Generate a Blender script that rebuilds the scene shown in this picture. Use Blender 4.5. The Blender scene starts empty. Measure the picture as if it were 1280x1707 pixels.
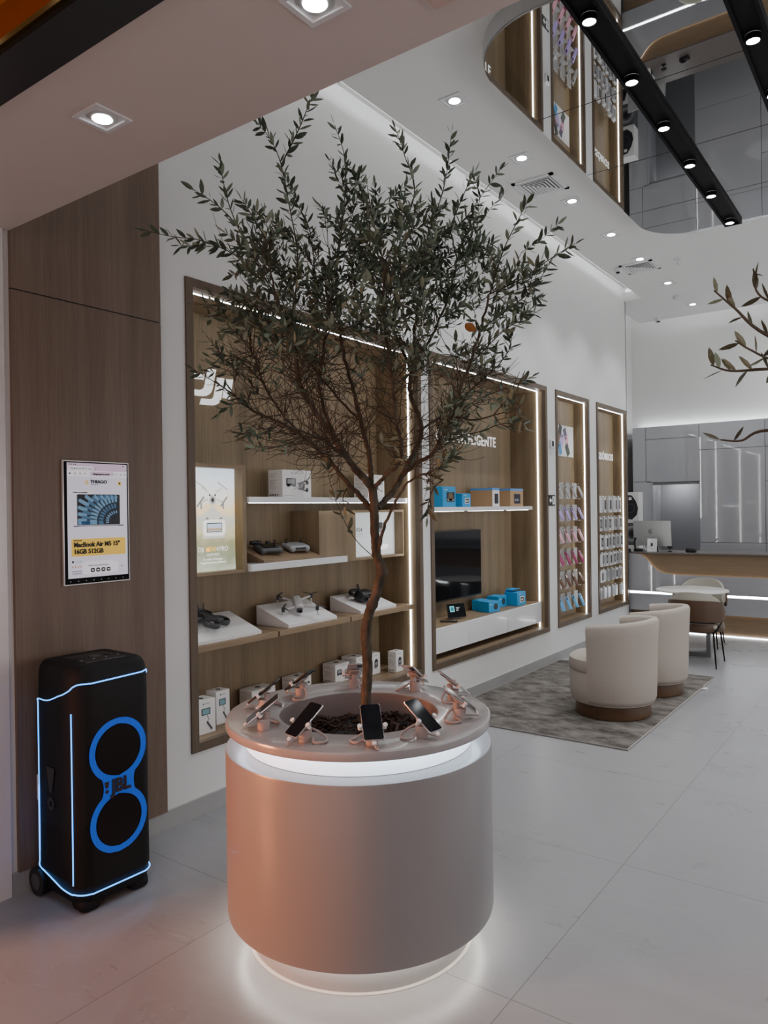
import bpy, bmesh, math, random
from mathutils import Vector, Matrix, noise
random.seed(7)
PI = math.pi
sc = bpy.context.scene
COL = sc.collection
rad = math.radians

# ------------------------------------------------------------------ materials
def nt(m):
    m.use_nodes = True
    return m.node_tree.nodes, m.node_tree.links

def srgb(r, g, b):
    f = lambda c: (c/255/12.92) if c/255 <= 0.04045 else ((c/255+0.055)/1.055)**2.4
    return (f(r), f(g), f(b))

MATS = {}
def mat(name, col, rough=0.5, metal=0.0, emit=None, es=0.0, coat=0.0, var=0.0, vscale=8.0, bump=0.0, bscale=60.0, spec=0.5, stretch=(1, 1, 1), alpha=1.0, trans=0.0):
    if name in MATS: return MATS[name]
    m = bpy.data.materials.new(name); N, L = nt(m)
    b = N['Principled BSDF']
    b.inputs['Base Color'].default_value = (*col, 1)
    b.inputs['Roughness'].default_value = rough
    b.inputs['Metallic'].default_value = metal
    b.inputs['Specular IOR Level'].default_value = spec
    b.inputs['Coat Weight'].default_value = coat
    b.inputs['Coat Roughness'].default_value = 0.05
    b.inputs['Alpha'].default_value = alpha
    b.inputs['Transmission Weight'].default_value = trans
    if emit is not None:
        b.inputs['Emission Color'].default_value = (*emit, 1)
        b.inputs['Emission Strength'].default_value = es
    if var > 0 or bump > 0:
        tc = N.new('ShaderNodeTexCoord'); mp = N.new('ShaderNodeMapping'); mp.inputs['Scale'].default_value = stretch
        L.new(tc.outputs['Object'], mp.inputs['Vector'])
    if var > 0:
        n = N.new('ShaderNodeTexNoise'); n.inputs['Scale'].default_value = vscale; n.inputs['Detail'].default_value = 6
        L.new(mp.outputs['Vector'], n.inputs['Vector'])
        r = N.new('ShaderNodeValToRGB')
        r.color_ramp.elements[0].position = 0.3; r.color_ramp.elements[1].position = 0.7
        r.color_ramp.elements[0].color = (*[c*(1-var) for c in col], 1); r.color_ramp.elements[1].color = (*[min(1, c*(1+var)) for c in col], 1)
        L.new(n.outputs['Fac'], r.inputs['Fac']); L.new(r.outputs['Color'], b.inputs['Base Color'])
    if bump > 0:
        n2 = N.new('ShaderNodeTexNoise'); n2.inputs['Scale'].default_value = bscale; n2.inputs['Detail'].default_value = 4
        L.new(mp.outputs['Vector'], n2.inputs['Vector'])
        bp = N.new('ShaderNodeBump'); bp.inputs['Strength'].default_value = bump; bp.inputs['Distance'].default_value = 0.01
        L.new(n2.outputs['Fac'], bp.inputs['Height']); L.new(bp.outputs['Normal'], b.inputs['Normal'])
    MATS[name] = m
    return m

def wood(name, c1, c2, rough=0.45, axis='z'):
    m = bpy.data.materials.new(name); N, L = nt(m); b = N['Principled BSDF']
    tc = N.new('ShaderNodeTexCoord'); mp = N.new('ShaderNodeMapping')
    s = {'z': (1, 1, 0.02), 'y': (1, 0.02, 1), 'x': (0.02, 1, 1)}[axis]
    mp.inputs['Scale'].default_value = s
    L.new(tc.outputs['Object'], mp.inputs['Vector'])
    n = N.new('ShaderNodeTexNoise'); n.inputs['Scale'].default_value = 170; n.inputs['Detail'].default_value = 6; n.inputs['Roughness'].default_value = 0.7
    n3 = N.new('ShaderNodeTexNoise'); n3.inputs['Scale'].default_value = 9; n3.inputs['Detail'].default_value = 3
    L.new(mp.outputs['Vector'], n.inputs['Vector']); L.new(mp.outputs['Vector'], n3.inputs['Vector'])
    ma = N.new('ShaderNodeMath'); ma.operation = 'MULTIPLY_ADD'; ma.inputs[1].default_value = 0.45
    L.new(n3.outputs['Fac'], ma.inputs[0]); 
    mb = N.new('ShaderNodeMath'); mb.operation = 'MULTIPLY'; mb.inputs[1].default_value = 0.55
    L.new(n.outputs['Fac'], mb.inputs[0]); L.new(mb.outputs[0], ma.inputs[2])
    r = N.new('ShaderNodeValToRGB'); r.color_ramp.elements[0].position = 0.32; r.color_ramp.elements[1].position = 0.66
    r.color_ramp.elements[0].color = (*c1, 1); r.color_ramp.elements[1].color = (*c2, 1)
    L.new(ma.outputs[0], r.inputs['Fac']); L.new(r.outputs['Color'], b.inputs['Base Color'])
    b.inputs['Roughness'].default_value = rough
    b.inputs['Specular IOR Level'].default_value = 0.3
    bp = N.new('ShaderNodeBump'); bp.inputs['Strength'].default_value = 0.12; bp.inputs['Distance'].default_value = 0.004
    L.new(n.outputs['Fac'], bp.inputs['Height']); L.new(bp.outputs['Normal'], b.inputs['Normal'])
    return m

def tile_floor():
    m = bpy.data.materials.new('stone_floor_tiles'); N, L = nt(m); b = N['Principled BSDF']
    g = N.new('ShaderNodeNewGeometry'); sp = N.new('ShaderNodeSeparateXYZ'); L.new(g.outputs['Position'], sp.inputs[0])
    def math_(op, a, v=None, c=None):
        n = N.new('ShaderNodeMath'); n.operation = op
        for i, x in enumerate((a, v, c)):
            if x is None: continue
            if isinstance(x, (int, float)): n.inputs[i].default_value = x
            else: L.new(x, n.inputs[i])
        return n.outputs[0]
    ds = []; ids = []
    for out, off in ((sp.outputs['X'], 2.16-12), (sp.outputs['Y'], 2.35-12)):
        t = math_('DIVIDE', math_('SUBTRACT', out, off), 1.2)
        f = math_('FRACT', t); ids.append(math_('FLOOR', t))
        ds.append(math_('MINIMUM', f, math_('SUBTRACT', 1.0, f)))
    d = math_('MINIMUM', ds[0], ds[1])
    grout = math_('LESS_THAN', d, 0.0016)
    comb = N.new('ShaderNodeCombineXYZ'); L.new(ids[0], comb.inputs[0]); L.new(ids[1], comb.inputs[1])
    wn = N.new('ShaderNodeTexWhiteNoise'); L.new(comb.outputs[0], wn.inputs['Vector'])
    vm = N.new('ShaderNodeVectorMath'); vm.operation = 'MULTIPLY_ADD'; vm.inputs[1].default_value = (7, 7, 7)
    L.new(wn.outputs['Color'], vm.inputs[0]); L.new(g.outputs['Position'], vm.inputs[2])
    mp = N.new('ShaderNodeMapping'); mp.inputs['Scale'].default_value = (0.7, 1.5, 1); mp.inputs['Rotation'].default_value = (0, 0, 0.5)
    L.new(vm.outputs[0], mp.inputs['Vector'])
    n1 = N.new('ShaderNodeTexNoise'); n1.inputs['Scale'].default_value = 1.8; n1.inputs['Detail'].default_value = 8; n1.inputs['Distortion'].default_value = 1.6
    L.new(mp.outputs[0], n1.inputs['Vector'])
    r = N.new('ShaderNodeValToRGB'); e = r.color_ramp.elements
    e[0].position = 0.25; e[0].color = (0.290, 0.287, 0.295, 1); e[1].position = 0.75; e[1].color = (0.315, 0.315, 0.327, 1)
    x = e.new(0.47); x.color = (0.296, 0.294, 0.303, 1); x = e.new(0.5); x.color = (0.307, 0.306, 0.315, 1); x = e.new(0.53); x.color = (0.297, 0.295, 0.304, 1)
    L.new(n1.outputs['Fac'], r.inputs['Fac'])
    mx = N.new('ShaderNodeMix'); mx.data_type = 'RGBA'; L.new(grout, mx.inputs[0]); L.new(r.outputs['Color'], mx.inputs[6]); mx.inputs[7].default_value = (0.16, 0.155, 0.15, 1)
    L.new(mx.outputs[2], b.inputs['Base Color'])
    rr = math_('MULTIPLY_ADD', n1.outputs['Fac'], 0.15, 0.22)
    L.new(rr, b.inputs['Roughness']); b.inputs['Specular IOR Level'].default_value = 0.45
    return m

def rug_mat():
    m = bpy.data.materials.new('mottled_pile'); N, L = nt(m); b = N['Principled BSDF']
    tc = N.new('ShaderNodeTexCoord')
    mp = N.new('ShaderNodeMapping'); mp.inputs['Scale'].default_value = (0.6, 1.0, 1); L.new(tc.outputs['Object'], mp.inputs[0])
    n = N.new('ShaderNodeTexNoise'); n.inputs['Scale'].default_value = 7.5; n.inputs['Detail'].default_value = 10; n.inputs['Roughness'].default_value = 0.72; n.inputs['Distortion'].default_value = 0.15
    L.new(mp.outputs[0], n.inputs['Vector'])
    r = N.new('ShaderNodeValToRGB'); e = r.color_ramp.elements
    e[0].position = 0.36; e[0].color = (0.066, 0.056, 0.049, 1); e[1].position = 0.64; e[1].color = (0.235, 0.215, 0.195, 1)
    L.new(n.outputs['Fac'], r.inputs['Fac']); L.new(r.outputs['Color'], b.inputs['Base Color'])
    b.inputs['Roughness'].default_value = 0.95; b.inputs['Specular IOR Level'].default_value = 0.1
    n2 = N.new('ShaderNodeTexNoise'); n2.inputs['Scale'].default_value = 220; L.new(tc.outputs['Object'], n2.inputs['Vector'])
    bp = N.new('ShaderNodeBump'); bp.inputs['Strength'].default_value = 0.6; bp.inputs['Distance'].default_value = 0.01
    L.new(n2.outputs['Fac'], bp.inputs['Height']); L.new(bp.outputs['Normal'], b.inputs['Normal'])
    return m

def poster_mat():
    """misty mountain landscape on a back-lit panel: vertical gradient plus ridges"""
    m = bpy.data.materials.new('backlit_landscape'); N, L = nt(m); b = N['Principled BSDF']
    tc = N.new('ShaderNodeTexCoord'); sp = N.new('ShaderNodeSeparateXYZ'); L.new(tc.outputs['Object'], sp.inputs[0])
    n = N.new('ShaderNodeTexNoise'); n.inputs['Scale'].default_value = 9; n.inputs['Detail'].default_value = 5
    mp = N.new('ShaderNodeMapping'); mp.inputs['Scale'].default_value = (0, 1, 1.4); L.new(tc.outputs['Object'], mp.inputs[0]); L.new(mp.outputs[0], n.inputs['Vector'])
    a = N.new('ShaderNodeMath'); a.operation = 'MULTIPLY_ADD'; a.inputs[1].default_value = 0.16; L.new(n.outputs['Fac'], a.inputs[0]); L.new(sp.outputs['Z'], a.inputs[2])
    mr = N.new('ShaderNodeMapRange'); mr.inputs['From Min'].default_value = 0.08; mr.inputs['From Max'].default_value = 0.74; L.new(a.outputs[0], mr.inputs[0])
    r = N.new('ShaderNodeValToRGB'); e = r.color_ramp.elements
    e[0].position = 0.0; e[0].color = (0.52, 0.56, 0.42, 1); e[1].position = 1.0; e[1].color = (0.58, 0.68, 0.80, 1)
    for p, c in ((0.16, (0.26, 0.28, 0.17)), (0.27, (0.30, 0.29, 0.15)), (0.4, (0.62, 0.55, 0.33)), (0.5, (0.55, 0.56, 0.5)), (0.6, (0.95, 0.72, 0.38)), (0.7, (0.85, 0.82, 0.72)), (0.82, (0.8, 0.84, 0.85))):
        x = e.new(p); x.color = (*c, 1)
    L.new(mr.outputs[0], r.inputs['Fac'])
    L.new(r.outputs['Color'], b.inputs['Emission Color']); b.inputs['Emission Strength'].default_value = 1.3
    b.inputs['Base Color'].default_value = (0.05, 0.05, 0.05, 1); b.inputs['Roughness'].default_value = 0.3
    return m

def grille_mat(name, c1, c2, emit=0.0):
    m = bpy.data.materials.new(name); N, L = nt(m); b = N['Principled BSDF']
    tc = N.new('ShaderNodeTexCoord'); v = N.new('ShaderNodeTexVoronoi'); v.inputs['Scale'].default_value = 160; v.inputs['Randomness'].default_value = 0.0
    L.new(tc.outputs['Object'], v.inputs['Vector'])
    r = N.new('ShaderNodeValToRGB'); r.color_ramp.elements[0].position = 0.3; r.color_ramp.elements[1].position = 0.5
    r.color_ramp.elements[0].color = (*c1, 1); r.color_ramp.elements[1].color = (*c2, 1)
    L.new(v.outputs['Distance'], r.inputs['Fac'])
    if emit: L.new(r.outputs['Color'], b.inputs['Emission Color']); b.inputs['Emission Strength'].default_value = emit; b.inputs['Base Color'].default_value = (*c2, 1)
    else: L.new(r.outputs['Color'], b.inputs['Base Color'])
    b.inputs['Roughness'].default_value = 0.6; b.inputs['Specular IOR Level'].default_value = 0.25
    return m

WALL = mat('wall_paint', (0.74, 0.735, 0.72), 0.7, var=0.015, vscale=3, spec=0.3)
CEIL = mat('ceiling_paint', (0.84, 0.84, 0.82), 0.75, spec=0.2)
SOFF = mat('soffit_paint', (0.66, 0.57, 0.53), 0.6, var=0.01, vscale=5, spec=0.3)
OAK = wood('oak_veneer_vertical', srgb(106, 90, 68), srgb(150, 130, 102))
OAKD = wood('oak_frame', srgb(82, 69, 56), srgb(108, 93, 77))
OAKH = wood('oak_veneer_shelf', srgb(112, 93, 71), srgb(152, 130, 104), axis='y')
OAKX = wood('oak_veneer_counter', srgb(118, 99, 77), srgb(152, 130, 104), axis='x')
PANEL = wood('walnut_wall_panel', srgb(98, 81, 69), srgb(130, 112, 98))
FLOOR = tile_floor()
STONE = mat('stone_baseboard', (0.36, 0.355, 0.35), 0.35, var=0.08, vscale=2.5)
WLAC = mat('white_lacquer', (0.78, 0.78, 0.79), 0.15, coat=0.4)
WMAT = mat('white_plain', (0.80, 0.79, 0.78), 0.5)
BOXW = mat('white_carton', (0.80, 0.79, 0.77), 0.45, var=0.02)
GLOSSG = mat('grey_gloss_lacquer', (0.39, 0.395, 0.415), 0.035, coat=0.8, spec=.8)
DGAP = mat('dark_gap', (0.03, 0.03, 0.035), 0.6)
BLACK = mat('black_plastic', (0.012, 0.012, 0.013), 0.4)
BLACKM = mat('black_powder_coat', (0.003, 0.003, 0.0035), 0.6, spec=.12)
GLASSB = mat('black_glass', (0.005, 0.006, 0.008), 0.05, spec=.3)
CHROME = mat('chrome', (0.75, 0.76, 0.78), 0.15, metal=1.0)
MIRROR = mat('tinted_mirror', (0.60, 0.60, 0.60), 0.012, metal=1.0)
LED = mat('cool_led', (1, 1, 1), 0.5, emit=(0.93, 0.97, 1.0), es=14)
LEDS = mat('cove_led', (1, 1, 1), 0.5, emit=(0.93, 0.97, 1.0), es=21)
LEDB = mat('cold_blue_led', (1, 1, 1), 0.5, emit=(0.70, 0.85, 1.0), es=4.5)
LEDW = mat('warm_led', (1, 1, 1), 0.5, emit=(1.0, 0.84, 0.66), es=2.6)
LAMP = mat('lamp_glow', (1, 1, 1), 0.5, emit=(0.93, 0.96, 1.0), es=30)
BLUELED = mat('blue_led_line', (0.05, 0.3, 1), 0.5, emit=(0.06, 0.36, 1.0), es=2.6)
PLANT = mat('planter_lacquer', (0.275, 0.262, 0.262), 0.32, var=0.01, vscale=3, coat=0.15)
PTOP = mat('planter_top', (0.37, 0.35, 0.35), 0.2, var=0.03, vscale=6, coat=0.25)
STANDM = mat('rose_plastic', (0.50, 0.42, 0.40), 0.35)
CABLE = mat('cable_taupe', (0.42, 0.34, 0.32), 0.5)
BOUCLE = mat('beige_woven_fabric', srgb(180, 170, 160), 0.95, var=0.07, vscale=260, bump=0.5, bscale=420, spec=0.1)
BOUCLE2 = mat('cream_fabric', srgb(176, 172, 160), 0.95, var=0.06, vscale=200, bump=0.4, bscale=300, spec=0.1)
LEATHER = mat('brown_leather', srgb(80, 58, 40), 0.42, var=0.12, vscale=6, bump=0.1, bscale=120)
BASEW = mat('stained_wood_base', srgb(84, 59, 36), 0.35, var=0.12, vscale=6, stretch=(1, 1, 3))
BARK = mat('olive_bark', srgb(84, 78, 68), 0.9, var=0.45, vscale=38, bump=1.0, bscale=55, spec=0.1, stretch=(1, 1, 0.35))
TWIG = mat('twig_bark', srgb(76, 70, 60), 0.9, var=0.2, vscale=30, spec=0.1)
LEAFT = mat('leaf_green_top', srgb(72, 86, 68), 0.5, var=0.3, vscale=5, spec=0.4)
LEAFU = mat('leaf_grey_under', srgb(124, 136, 116), 0.65, var=0.15, vscale=5, spec=0.3)
LEAFY = mat('leaf_yellowed', srgb(150, 98, 40), 0.6)
LEAFB = mat('leaf_olive_brown', srgb(72, 74, 52), 0.6, var=0.2, vscale=8)
MULCH = mat('bark_mulch', srgb(58, 42, 34), 0.9, var=0.5, vscale=40, spec=0.2)
RUG = rug_mat()
BLUE = mat('bright_blue_carton', srgb(38, 148, 205), 0.5)
KRAFT = mat('kraft_carton', srgb(178, 146, 108), 0.7)
SILVER = mat('silver_aluminium', (0.62, 0.63, 0.62), 0.35, metal=0.6)
PICT = mat('picture_dark_grey', (0.07, 0.07, 0.075), 0.5)
PICG = mat('picture_mid_grey', (0.3, 0.3, 0.31), 0.5)
GOLD = mat('gold_mirror_trim', (0.62, 0.42, 0.14), 0.12, metal=1.0)
ORANGE = mat('orange_ceiling_panel', srgb(176, 92, 26), 0.45, var=0.06, vscale=2, emit=srgb(170, 88, 28), es=0.15)
ACRYL = mat('clear_acrylic', (0.85, 0.87, 0.9), 0.08, alpha=0.45, coat=0.5)

def flat(name, rgb, emit=0.0, rough=0.5):
    return mat(name, srgb(*rgb), rough, emit=srgb(*rgb) if emit else None, es=emit)

# ------------------------------------------------------------------ mesh builder
class MB:
    tz = 0.0
    def __init__(s): s.v = []; s.f = []; s.m = []; s.mats = []; s.M = Matrix(); s.sm = []
    def mi(s, m):
        if m not in s.mats: s.mats.append(m)
        return s.mats.index(m)
    def add(s, vs, fs, m, smooth=False):
        o = len(s.v); M = s.M
        s.v += [tuple(M @ Vector(v)) for v in vs]
        k = s.mi(m)
        for f in fs: s.f.append(tuple(o+i for i in f)); s.m.append(k); s.sm.append(smooth)
        return s
    def box(s, x0, x1, y0, y1, z0, z1, m):
        v = [(x0, y0, z0), (x1, y0, z0), (x1, y1, z0), (x0, y1, z0), (x0, y0, z1), (x1, y0, z1), (x1, y1, z1), (x0, y1, z1)]
        return s.add(v, [(0, 3, 2, 1), (4, 5, 6, 7), (0, 1, 5, 4), (1, 2, 6, 5), (2, 3, 7, 6), (3, 0, 4, 7)], m)
    def hexa(s, v, m):
        return s.add(v, [(0, 3, 2, 1), (4, 5, 6, 7), (0, 1, 5, 4), (1, 2, 6, 5), (2, 3, 7, 6), (3, 0, 4, 7)], m)
    def rbox(s, x0, x1, y0, y1, z0, z1, m, r=0.01, seg=2):
        bm = bmesh.new(); bmesh.ops.create_cube(bm, size=1)
        for v in bm.verts: v.co = Vector(((x0+x1)/2+v.co.x*(x1-x0), (y0+y1)/2+v.co.y*(y1-y0), (z0+z1)/2+v.co.z*(z1-z0)))
        bmesh.ops.bevel(bm, geom=bm.edges[:], offset=min(r, (x1-x0)*.49, (y1-y0)*.49, (z1-z0)*.49), segments=seg, affect='EDGES', profile=0.5)
        bm.verts.index_update()
        s.add([v.co[:] for v in bm.verts], [[v.index for v in f.verts] for f in bm.faces], m, True); bm.free()
        return s
    def tube(s, pts, r, m, n=8, closed=False, cap=True):
        pts = [Vector(p) for p in pts]; K = len(pts)
        rs = r if isinstance(r, (list, tuple)) else [r]*K
        vs = []; up = None
        for i, p in enumerate(pts):
            a = pts[(i-1) % K] if (closed or i > 0) else p
            c = pts[(i+1) % K] if (closed or i < K-1) else p
            t = (c-a)
            if t.length < 1e-9: t = Vector((0, 0, 1))
            t.normalize()
            if up is None: up = Vector((0, 0, 1)) if abs(t.z) < 0.9 else Vector((1, 0, 0))
            u = t.cross(up)
            if u.length < 1e-4: u = t.cross(Vector((1, 0.3, 0)))
            u.normalize(); w = u.cross(t).normalized(); up = w
            for k in range(n):
                an = 2*PI*k/n
                vs.append(tuple(p+(u*math.cos(an)+w*math.sin(an))*rs[i]))
        fs = []
        for i in range(K if closed else K-1):
            j = (i+1) % K
            for k in range(n):
                l = (k+1) % n
                fs.append((i*n+k, i*n+l, j*n+l, j*n+k))
        if cap and not closed: fs += [tuple(range(n)), tuple(range((K-1)*n, K*n))[::-1]]
        return s.add(vs, fs, m, True)
    def lathe(s, prof, c, m, n=48, a0=0, a1=2*PI, smooth=True):
        full = abs(a1-a0-2*PI) < 1e-6; vs = []; q = n if full else n+1
        for r, z in prof:
            for k in range(q):
                a = a0+(a1-a0)*k/n; vs.append((c[0]+r*math.cos(a), c[1]+r*math.sin(a), c[2]+z))
        fs = []
        for i in range(len(prof)-1):
            for k in range(n):
                l = (k+1) % q
                fs.append((i*q+k, i*q+l, (i+1)*q+l, (i+1)*q+k))
        return s.add(vs, fs, m, smooth)
    def disc(s, c, r, m, n=32, z=1):
        vs = [(c[0]+r*math.cos(2*PI*k/n), c[1]+r*math.sin(2*PI*k/n), c[2]) for k in range(n)]
        return s.add(vs, [tuple(range(n)) if z > 0 else tuple(range(n))[::-1]], m)
    def cyl(s, c, r, h, m, n=24, r2=None):
        r2 = r if r2 is None else r2
        return s.lathe([(0.0001, 0), (r, 0), (r, 0.0001), (r2, h-.0001), (r2, h), (0.0001, h)], c, m, n)
    def prism(s, poly, z0, z1, m):
        n = len(poly); vs = [(x, y, z0) for x, y in poly]+[(x, y, z1) for x, y in poly]
        fs = [tuple(range(n))[::-1], tuple(range(n, 2*n))]+[(i, (i+1) % n, n+(i+1) % n, n+i) for i in range(n)]
        return s.add(vs, fs, m)
    def text(s, body, size, m, x=0, y=0, depth=0.0, bold=0.0, align='LEFT', sx=1.0, gap=1.0, shear=0.0):
        """letters lie in the local XY plane of s.M"""
        cu = bpy.data.curves.new('t', 'FONT'); cu.body = body; cu.size = size; cu.extrude = depth; cu.offset = bold; cu.align_x = align
        cu.space_character = gap; cu.shear = shear; cu.resolution_u = 3
        ob = bpy.data.objects.new('t', cu)
        me = bpy.data.meshes.new_from_object(ob)
        s.add([(v.co.x*sx+x, v.co.y+y, v.co.z+s.tz) for v in me.vertices], [tuple(p.vertices) for p in me.polygons], m)
        bpy.data.objects.remove(ob); bpy.data.curves.remove(cu); bpy.data.meshes.remove(me)
        return s
    # flat graphics in local XY, layers along Z
    def rect(s, x, y, w, h, m, l=1, r=0.0):
        z = l*0.0006
        if r <= 0: return s.add([(x, y, z), (x+w, y, z), (x+w, y+h, z), (x, y+h, z)], [(0, 1, 2, 3)], m)
        p = []
        for cx, cy, a in ((x+w-r, y+r, -90), (x+w-r, y+h-r, 0), (x+r, y+h-r, 90), (x+r, y+r, 180)):
            for k in range(5): t = rad(a+k*22.5); p.append((cx+r*math.cos(t), cy+r*math.sin(t), z))
        return s.add(p, [tuple(range(len(p)))], m)
    def poly(s, pts, m, l=1): return s.add([(x, y, l*0.0006) for x, y in pts], [tuple(range(len(pts)))], m)
    def circ(s, x, y, r, m, l=1, n=20, ry=None):
        ry = ry or r
        return s.poly([(x+r*math.cos(2*PI*k/n), y+ry*math.sin(2*PI*k/n)) for k in range(n)], m, l)
    def ring(s, x, y, r0, r1, m, l=1, n=32):
        z = l*0.0006
        vs = [(x+r*math.cos(2*PI*k/n), y+r*math.sin(2*PI*k/n), z) for r in (r0, r1) for k in range(n)]
        return s.add(vs, [(k, n+k, n+(k+1) % n, (k+1) % n) for k in range(n)], m)
    def line(s, x0, y0, x1, y1, w, m, l=1):
        d = Vector((x1-x0, y1-y0)); L_ = d.length or 1; nx, ny = -d.y/L_*w/2, d.x/L_*w/2
        return s.poly([(x0-nx, y0-ny), (x1-nx, y1-ny), (x1+nx, y1+ny), (x0+nx, y0+ny)], m, l)
    def build(s, name, parent=None, world=False, kind=None, label=None, cat=None, group=None, auto=40):
        me = bpy.data.meshes.new(name)
        vs = s.v
        if parent is not None and world:
            iv = parent.matrix_basis.inverted(); vs = [tuple(iv @ Vector(v)) for v in vs]
        me.from_pydata(vs, [], s.f); me.update()
        for m in s.mats: me.materials.append(m)
        me.polygons.foreach_set('material_index', s.m); me.polygons.foreach_set('use_smooth', s.sm)
        if any(s.sm):
            try: me.set_sharp_from_angle(angle=rad(auto))
            except Exception: pass
        o = bpy.data.objects.new(name, me); COL.objects.link(o)
        if parent is not None: o.parent = parent
        tag(o, label, cat, group, kind)
        return o

def tag(o, label=None, cat=None, group=None, kind=None):
    if label: o['label'] = label
    if cat: o['category'] = cat
    if group: o['group'] = group
    if kind: o['kind'] = kind
    return o
def thing(name, label, cat, loc=(0, 0, 0), rz=0, group=None, rot=None):
    o = bpy.data.objects.new(name, None); COL.objects.link(o); o.empty_display_size = 0.05
    o.location = loc; o.rotation_euler = rot if rot else (0, 0, rz)
    o.matrix_basis = Matrix.Translation(loc) @ (Matrix.Rotation(rz, 4, 'Z') if not rot else rot.to_matrix().to_4x4() if hasattr(rot, 'to_matrix') else Matrix.Rotation(rz, 4, 'Z'))
    return tag(o, label, cat, group)
def dup(root, loc, rz, label, group=None):
    r = root.copy(); COL.objects.link(r); r.matrix_basis = Matrix.Translation(loc) @ Matrix.Rotation(rz, 4, 'Z')
    r['label'] = label
    if group: r['group'] = group
    for ch in list(root.children):
        c = ch.copy(); COL.objects.link(c); c.parent = r
        for g in list(ch.children):
            d = g.copy(); COL.objects.link(d); d.parent = c
    return r
def frame_M(o, ux, uy):
    ux = Vector(ux).normalized(); uy = Vector(uy).normalized(); n = ux.cross(uy)
    M = Matrix.Identity(4)
    for i in range(3): M[i][0] = ux[i]; M[i][1] = uy[i]; M[i][2] = n[i]; M[i][3] = o[i]
    return M
def smooth_path(P, k=6):
    P = [Vector(p) for p in P]; out = []
    for i in range(len(P)-1):
        a = P[i-1] if i else P[i]*2-P[i+1]; b, c = P[i], P[i+1]; d = P[i+2] if i+2 < len(P) else P[i+1]*2-P[i]
        for j in range(k):
            t = j/k
            out.append(0.5*((2*b)+(c-a)*t+(2*a-5*b+4*c-d)*t*t+(3*b-a-3*c+d)*t*t*t))
    out.append(P[-1]); return out

# ------------------------------------------------------------------ camera
YAW, PITCH, ROLL, F = 0.6271943693673491, -0.0028095470282869647, -0.01388599680129908, 1243.24
Fw = Vector((-math.sin(YAW)*math.cos(PITCH), math.cos(YAW)*math.cos(PITCH), math.sin(PITCH)))
Rt = Vector((math.cos(YAW), math.sin(YAW), 0)); Up = Rt.cross(Fw)
R2 = math.cos(ROLL)*Rt+math.sin(ROLL)*Up; U2 = -math.sin(ROLL)*Rt+math.cos(ROLL)*Up
cam = bpy.data.cameras.new('camera'); camo = bpy.data.objects.new('camera', cam); COL.objects.link(camo)
Mc = Matrix.Identity(4)
for i in range(3): Mc[i][0] = R2[i]; Mc[i][1] = U2[i]; Mc[i][2] = -Fw[i]
Mc[0][3], Mc[1][3], Mc[2][3] = 3.345, 0, 1.715
camo.matrix_world = Mc
cam.sensor_fit = 'VERTICAL'; cam.sensor_height = 36; cam.lens = 36*F/1707; cam.clip_start = 0.05; cam.clip_end = 100
sc.camera = camo

# ------------------------------------------------------------------ shell
ALC = {1: (2.74, 5.14, 0.415), 2: (5.27, 7.67, 0.415), 3: (7.91, 8.94, 0.175), 4: (9.20, 10.37, 0.175)}
AZ0, AZ1 = 0.36, 3.04
HC = 4.55; XR = 6.69; YE = 10.40; YB = 12.40

def wallgrid(name, ys, holes, x, z0, z1, m, thick=0.02):
    b = MB(); cur = ys[0]
    for (a, c) in holes+[(ys[1], ys[1])]:
        if a > cur: b.box(x-thick, x, cur, a, z0, z1, m)
        if c > a:
            b.box(x-thick, x, a, c, z0, AZ0, m); b.box(x-thick, x, a, c, AZ1, z1, m)
        cur = c
    return b.build(name, kind='structure')
wallgrid('wall_left', (1.1, YE), [(ALC[k][0], ALC[k][1]) for k in (1, 2, 3, 4)], 0, 0, 4.95, WALL)
MB().box(-.55, 0, YE-0.02, YE, 0, 4.95, WALL).build('wall_left_return', kind='structure')
MB().box(-.57, -.55, YE, YB, 0, 4.95, WALL).build('wall_left_rear', kind='structure')
b = MB(); b.box(-.57, -.13, YB, YB+.02, 0, 4.95, WALL); b.box(.6, XR, YB, YB+.02, 0, 4.95, WALL); b.box(-.13, .6, YB, YB+.02, 2.08, 4.95, WALL)
b.build('wall_back', kind='structure')
b = MB(); b.box(-.62, .66, YB+.5, YB+.52, 0, 2.3, mat('passage_grey', (.36, .36, .375), .3)); b.box(.66, .68, YB+.02, YB+.52, 0, 2.3, MATS['passage_grey']); b.box(-.64, -.62, YB+.02, YB+.52, 0, 2.3, mat('passage_blue_grey', (.36, .41, .50), .3)); b.box(-.62, .66, YB+.02, YB+.5, 2.28, 2.3, WALL)
b.build('wall_passage', kind='structure')
MB().box(XR, XR+.02, -2.5, YB, 0, 4.95, WALL).build('wall_right', kind='structure')
MB().box(-3.5, 9.5, -5, YB+.6, -.02, 0, FLOOR).build('floor', kind='structure')
# ceiling: side strip, openings for the mirror
mx0, mx1, my0, my1, mr = 1.125, 5.565, 3.80, 7.86, 0.52
b = MB()
b.box(.253, 6.44, 1.75, 10.32, HC, HC+.12, CEIL); b.box(-.2, XR, 10.32, 11.70, HC, HC+.12, CEIL)
b.build('ceiling', kind='structure')
MB().box(-.6, XR, 1.7, YB+.02, 4.93, 4.95, WALL).build('ceiling_upper', kind='structure')
# moulding step behind the cove and at the top of the left wall
b = MB(); b.box(0, .04, 1.75, YE, 4.74, 4.93, WALL); b.build('trim_1', kind='structure')
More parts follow.
